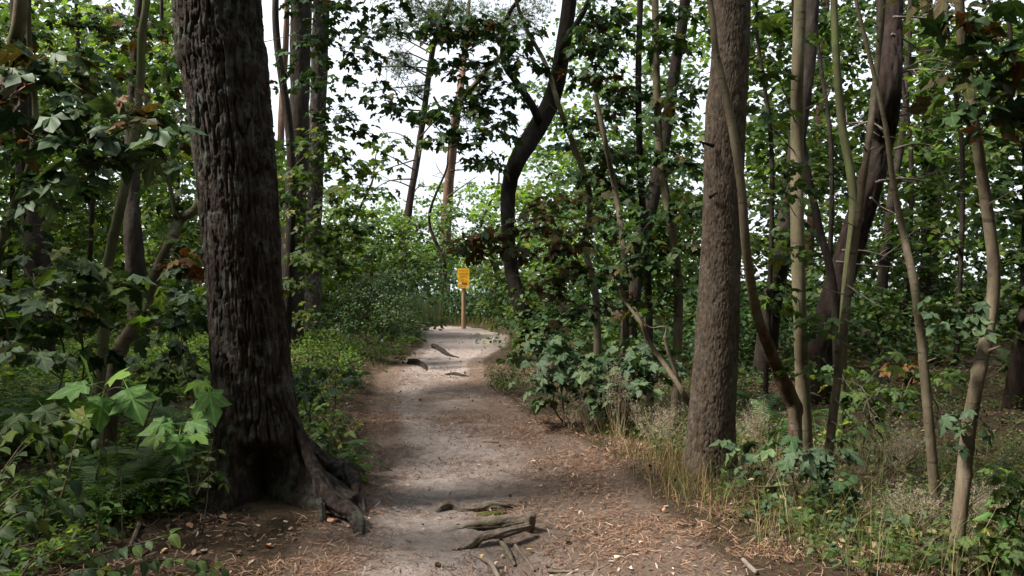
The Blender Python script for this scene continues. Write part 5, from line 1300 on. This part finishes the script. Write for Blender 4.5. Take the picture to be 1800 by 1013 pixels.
root('root running from the left bank onto the path', [(762, 612, 8, .05), (775, 618, 8, .04), (790, 626, 6, .01), (806, 629, 4, -.01)], 12, BARK_DARK)
root('low dark root in the middle of the path', [(783, 660, 4, .0), (798, 659, 6, .015), (812, 661, 5, .01), (824, 662, 3, -.01)], 13, BARK_DARK)
root('pale log at the far left edge of the path', [(722, 580, 9, .03), (736, 577, 10, .04), (748, 578, 9, .03)], 14, TWIG_DEAD, 'fallen_log', 'log', .1)
root('short grey stick lying across the middle of the path', [(843, 779, 5, .005), (860, 778, 6, .012), (876, 779, 5, .008)], 15, TWIG_DEAD, 'fallen_twig', 'twig', .1)
root('pale curved stick left of the furrowed pine foot', [(277, 862, 8, .03), (292, 872, 10, .035), (300, 885, 10, .02), (303, 893, 7, .01)], 16, TWIG_DEAD, 'fallen_twig', 'twig', .12)
root('thin brown root snaking down the litter left of the furrowed pine', [(248, 862, 6, .03), (238, 885, 8, .03), (240, 905, 8, .03), (246, 925, 8, .02), (232, 960, 7, .02), (215, 985, 5, .0)], 17, TWIG, 'fallen_twig', 'twig', .15)
root('long forked dead branch lying at the lower right', [(1520, 992, 6, .02), (1560, 992, 8, .03), (1605, 996, 9, .05), (1640, 985, 8, .12), (1690, 965, 6, .18)], 18, TWIG, 'fallen_branch', 'branch', .15)
root('pale split stick on the needles at the right edge of the path', [(1306, 988, 6, .01), (1316, 1000, 8, .012), (1330, 1012, 8, .012)], 19, TWIG_DEAD, 'fallen_twig', 'twig', .15)
root('dead branch slanting up from the litter right of the thin straight sapling', [(1545, 830, 5, .0), (1580, 820, 6, .05), (1620, 800, 6, .12), (1640, 790, 4, .2)], 20, TWIG_DEAD, 'fallen_branch', 'branch', .12)

# ------------------------------------------------------------------ sign
def sign():
    Y = 25.4; b = P(815, 576, Y); base = np.array([b[0], b[1], H1(b[0], b[1])])
    t = thing('trail_sign', 'yellow notice sign with red lettering and arrow on a wooden post', 'sign', base)
    k = Y / F
    top = P(815, 472, Y)[2]; bot = P(815, 507, Y)[2]; xc = b[0]
    g = Geo(); g.add(*tube([[xc, Y, base[2] - .3], [xc, Y, base[2] + .6], [xc + .01, Y, top - .03]], [.07, .068, .066], 14, 14, lambda TH, S, RR: RR * .03 * fbm(np.cos(TH) * 2, np.sin(TH) * 2, S * 2, 3, 2))); g.build('post', WOOD_POST, t)
    W = 20.5 * k; H_ = top - bot
    def slab(x0, x1, z0, z1, y0, y1, name, mat):
        V = np.array([(x, y, z) for x in (x0, x1) for y in (y0, y1) for z in (z0, z1)])
        g = Geo(); g.add(V, [(0, 1, 3, 2), (4, 6, 7, 5), (0, 4, 5, 1), (2, 3, 7, 6), (0, 2, 6, 4), (1, 5, 7, 3)]); return g.build(name, mat, t, False)
    yf = Y - .085
    x0, x1 = xc - W * .5, xc + W * .5
    bd = slab(x0, x1, bot, top, yf, yf + .012, 'board', SIGN_YELLOW)
    px = lambda u: x0 + W * (u - 210) / 850.0          # zoom pixels of the board
    pz = lambda v: top - H_ * v                         # 0..1 down the board
    def text(s, v, h, w, mat, name='lettering', xm=None):
        cu = bpy.data.curves.new('lettering', 'FONT'); cu.body = s; cu.align_x = 'CENTER'; cu.align_y = 'CENTER'; cu.size = 1; cu.offset = .012
        tmp = bpy.data.objects.new('tmp', cu); COL.objects.link(tmp)
        dg = bpy.context.evaluated_depsgraph_get(); me = bpy.data.meshes.new_from_object(tmp.evaluated_get(dg))
        bpy.data.objects.remove(tmp); 
        n = len(me.vertices); co = np.zeros(n * 3, np.float32); me.vertices.foreach_get('co', co); co = co.reshape(-1, 3)
        mn, mx = co.min(0), co.max(0)
        co2 = np.zeros_like(co)
        co2[:, 0] = (co[:, 0] - (mn[0] + mx[0]) / 2) / (mx[0] - mn[0]) * w + (xm if xm is not None else xc) - base[0]
        co2[:, 2] = (co[:, 1] - (mn[1] + mx[1]) / 2) / (mx[1] - mn[1]) * h + pz(v) - base[2]
        co2[:, 1] = yf - .004 - base[1]
        me.vertices.foreach_set('co', co2.ravel()); me.materials.clear(); me.materials.append(mat); me.update()
        o = bpy.data.objects.new(name, me); COL.objects.link(o); o.parent = t
    text('PRZEJŚCIE', .12, H_ * .105, W * .80, SIGN_RED)
    text('BRZEGIEM', .275, H_ * .085, W * .74, SIGN_RED)
    text('PODMYTE', .42, H_ * .085, W * .64, SIGN_RED)
    text('!', .60, H_ * .11, W * .05, SIGN_DARK, xm=x0 + W * .10)
    # arrow with pale tail
    za = pz(.755); zh = H_ * .05
    slab(x0 + W * .07, x0 + W * .35, za - zh, za + zh, yf - .005, yf - .001, 'arrow_tail', SIGN_WHITE)
    g = Geo(); ya = yf - .006
    A = [(x0 + W * .352, za - zh), (x0 + W * .64, za - zh), (x0 + W * .64, za - zh * 1.8), (x0 + W * .86, za), (x0 + W * .64, za + zh * 1.8), (x0 + W * .64, za + zh), (x0 + W * .352, za + zh)]
    V = np.array([(a, ya, c) for a, c in A] + [(a, ya + .004, c) for a, c in A])
    g.add(V, [(0, 1, 5, 6)] + [(i, (i + 1) % 7, (i + 1) % 7 + 7, i + 7) for i in range(7)], [(2, 3, 4)]); g.build('arrow', SIGN_RED, t, False)
    for (u0, u1, v0, v1) in ((.26, .30, .53, .66), (.33, .55, .545, .575), (.36, .50, .62, .65), (.66, .84, .61, .64), (.22, .45, .885, .91), (.50, .70, .90, .925), (.10, .20, .905, .93)):
        slab(x0 + W * u0, x0 + W * u1, pz(v1), pz(v0), yf - .004, yf - .001, 'small_print', SIGN_OCHRE)
    slab(x0 + W * .79, x0 + W * .985, pz(.985), pz(.865), yf - .004, yf - .001, 'pale_corner_mark', SIGN_WHITE)
sign()

# ------------------------------------------------------------------ pine cones and fallen leaves, one by one
def cone_mesh():
    n, k = 9, 10
    g = Geo()
    pts = [[0, -.5, 0], [0, -.3, 0], [0, 0, 0], [0, .35, 0], [0, .5, 0]]
    V, Q, T = tube(pts, [.12, .32, .36, .22, .05], 16, 22, lambda TH, S, RR: RR * .28 * (np.cos(TH * 5 + S * 24) * np.cos(S * 30)))
    me = mesh_np('pine_cone', V, Q, T, False); me.materials.append(CONE); return me
CM = cone_mesh()
crng = np.random.default_rng(99)
k = 0
while k < 46:
    y = crng.uniform(4.2, 19) if k > 14 else crng.uniform(17, 24); x = float(np.interp(y, PY, PX)) + crng.normal(.15, .65)
    if abs(x - float(np.interp(y, PY, PX))) > 1.25: continue
    o = bpy.data.objects.new('pine_cone', CM); COL.objects.link(o)
    s = crng.uniform(.026, .044); o.location = (x, y, H1(x, y) + s * .28); o.scale = (s, s, s); o.rotation_euler = (crng.uniform(-.4, .4), crng.uniform(0, 3), crng.uniform(0, 6.28))
    tag(o, 'small dark pine cone lying on the trodden sandy path', 'pine cone', 'pine cones strewn on the path'); k += 1
FL = leaf_mesh('fallen', OVATE, FALLEN); FY = leaf_mesh('fallen_y', OVATE, LEAF_YELLOW)
def fallen(px, py, s, yel, label, group, jit=0):
    q = ground_px(px, py)
    o = bpy.data.objects.new('fallen_leaf', (FY if yel else FL)[int(crng.integers(5))]); COL.objects.link(o)
    o.location = q + np.array([0, 0, .025]); o.scale = (s * 1.5, s, s); o.rotation_euler = (crng.uniform(-.4, .5), crng.uniform(-.4, .4), crng.uniform(0, 6.28))
    tag(o, label, 'leaf', group)
for px, py in [(387, 915), (474, 968), (405, 925), (445, 970), (575, 925), (590, 922), (295, 975), (270, 870), (235, 895), (420, 985), (300, 940), (330, 930), (215, 905), (180, 930)]:
    fallen(px, py, .055, False, 'dry orange-brown leaf on the litter beside the furrowed pine', 'dry leaves around the furrowed pine')
for px, py in [(152, 850), (140, 860), (160, 888), (150, 893), (180, 885), (195, 893), (135, 888), (165, 845), (172, 868), (120, 875), (205, 870)]:
    fallen(px, py, .06, True, 'yellow fallen leaf on the litter left of the furrowed pine', 'yellow leaves on the left litter')
for px, py in [(795, 975), (810, 972), (925, 978), (845, 985), (870, 1000), (985, 970), (700, 960), (770, 880), (1010, 900), (960, 1000), (1080, 990), (1130, 960), (1170, 900), (690, 900), (720, 860), (1010, 840), (935, 815), (1060, 860)]:
    fallen(px, py, .04, False, 'small pale brown leaf lying on the near path', 'dry leaves on the near path')

# ------------------------------------------------------------------ unseen wood overhead and behind, added to shade the path and trunks
def canopy():
    rng = np.random.default_rng(500)
    root = thing('shade_woodland', 'unseen leafy canopy and wood added around the spot for shade', None, (0, 0, 0)); root['kind'] = 'stuff'
    V_, d_, n_, s_ = [], [], [], []
    C = []
    for q in range(9000):     # canopy above
        x, y = rng.uniform(-30, 30), rng.uniform(-30, 34)
        z = max(7.5, EYE + .40 * y + .9) + rng.uniform(0, 5)
        if fbm(np.array([x * .16]), np.array([y * .16]), seed=91, oct=2)[0] < .0: continue          # crowns grouped by noise so the sun falls in dapples
        gx_, gy_ = x - z / math.tan(_e) * math.sin(_a), y - z / math.tan(_e) * math.cos(_a)
        if 17 < gy_ < 29 and abs(gx_ - np.interp(gy_, PY, PX)) < 2.2 and rng.random() < .85: continue   # crowns left out along the sun direction to light the far path
        if abs(x) < 3.2 and y > 1 and rng.random() < .6: continue      # crowns thinned over the path to brighten its ground
        C.append((x, y, z))
    for q in range(8000):     # behind and to the sides, added to keep trunk fronts dark
        a = rng.uniform(math.radians(125), math.radians(415)); r = rng.uniform(7, 28)
        x, y, z = math.cos(a) * r, math.sin(a) * r, rng.uniform(.2, 9)
        if y > 1 and abs(x) < y * .72 + 2.5: continue
        if y > 0 and r < 9: continue
        C.append((x, y, z))
    C = np.array(C); m = 7
    pos = (C[:, None] + rng.normal(0, .5, (len(C), m, 3))).reshape(-1, 3); N = len(pos)
    out = rng.normal(0, 1, (N, 3)); nm = np.array([0, 0, .9]) + rng.normal(0, .5, (N, 3))
    V, T = leaf_geo(OVATE_LO, pos, out, nm, rng.uniform(.5, .85, N), rng)
    g = Geo(); g.add(V, None, T); tag(g.build('foliage', LEAF_MID, root), kind='stuff')
    g = Geo()
    for q in range(46):
        a = rng.uniform(math.radians(150), math.radians(390)); r = rng.uniform(4, 24); x, y = math.cos(a) * r, math.sin(a) * r
        if y > -2 and abs(x) < 9: continue
        z = H1(x, y); g.add(*tube([[x, y, z - .2], [x + rng.normal(0, .3), y, 6], [x + rng.normal(0, .6), y + rng.normal(0, .4), 12]], [rng.uniform(.12, .3), .14, .06], 8, 8))
    tag(g.build('trunks', BARK_DARK, root), kind='stuff')
canopy()
for o in bpy.data.objects:
    if '_base' in o: del o['_base']
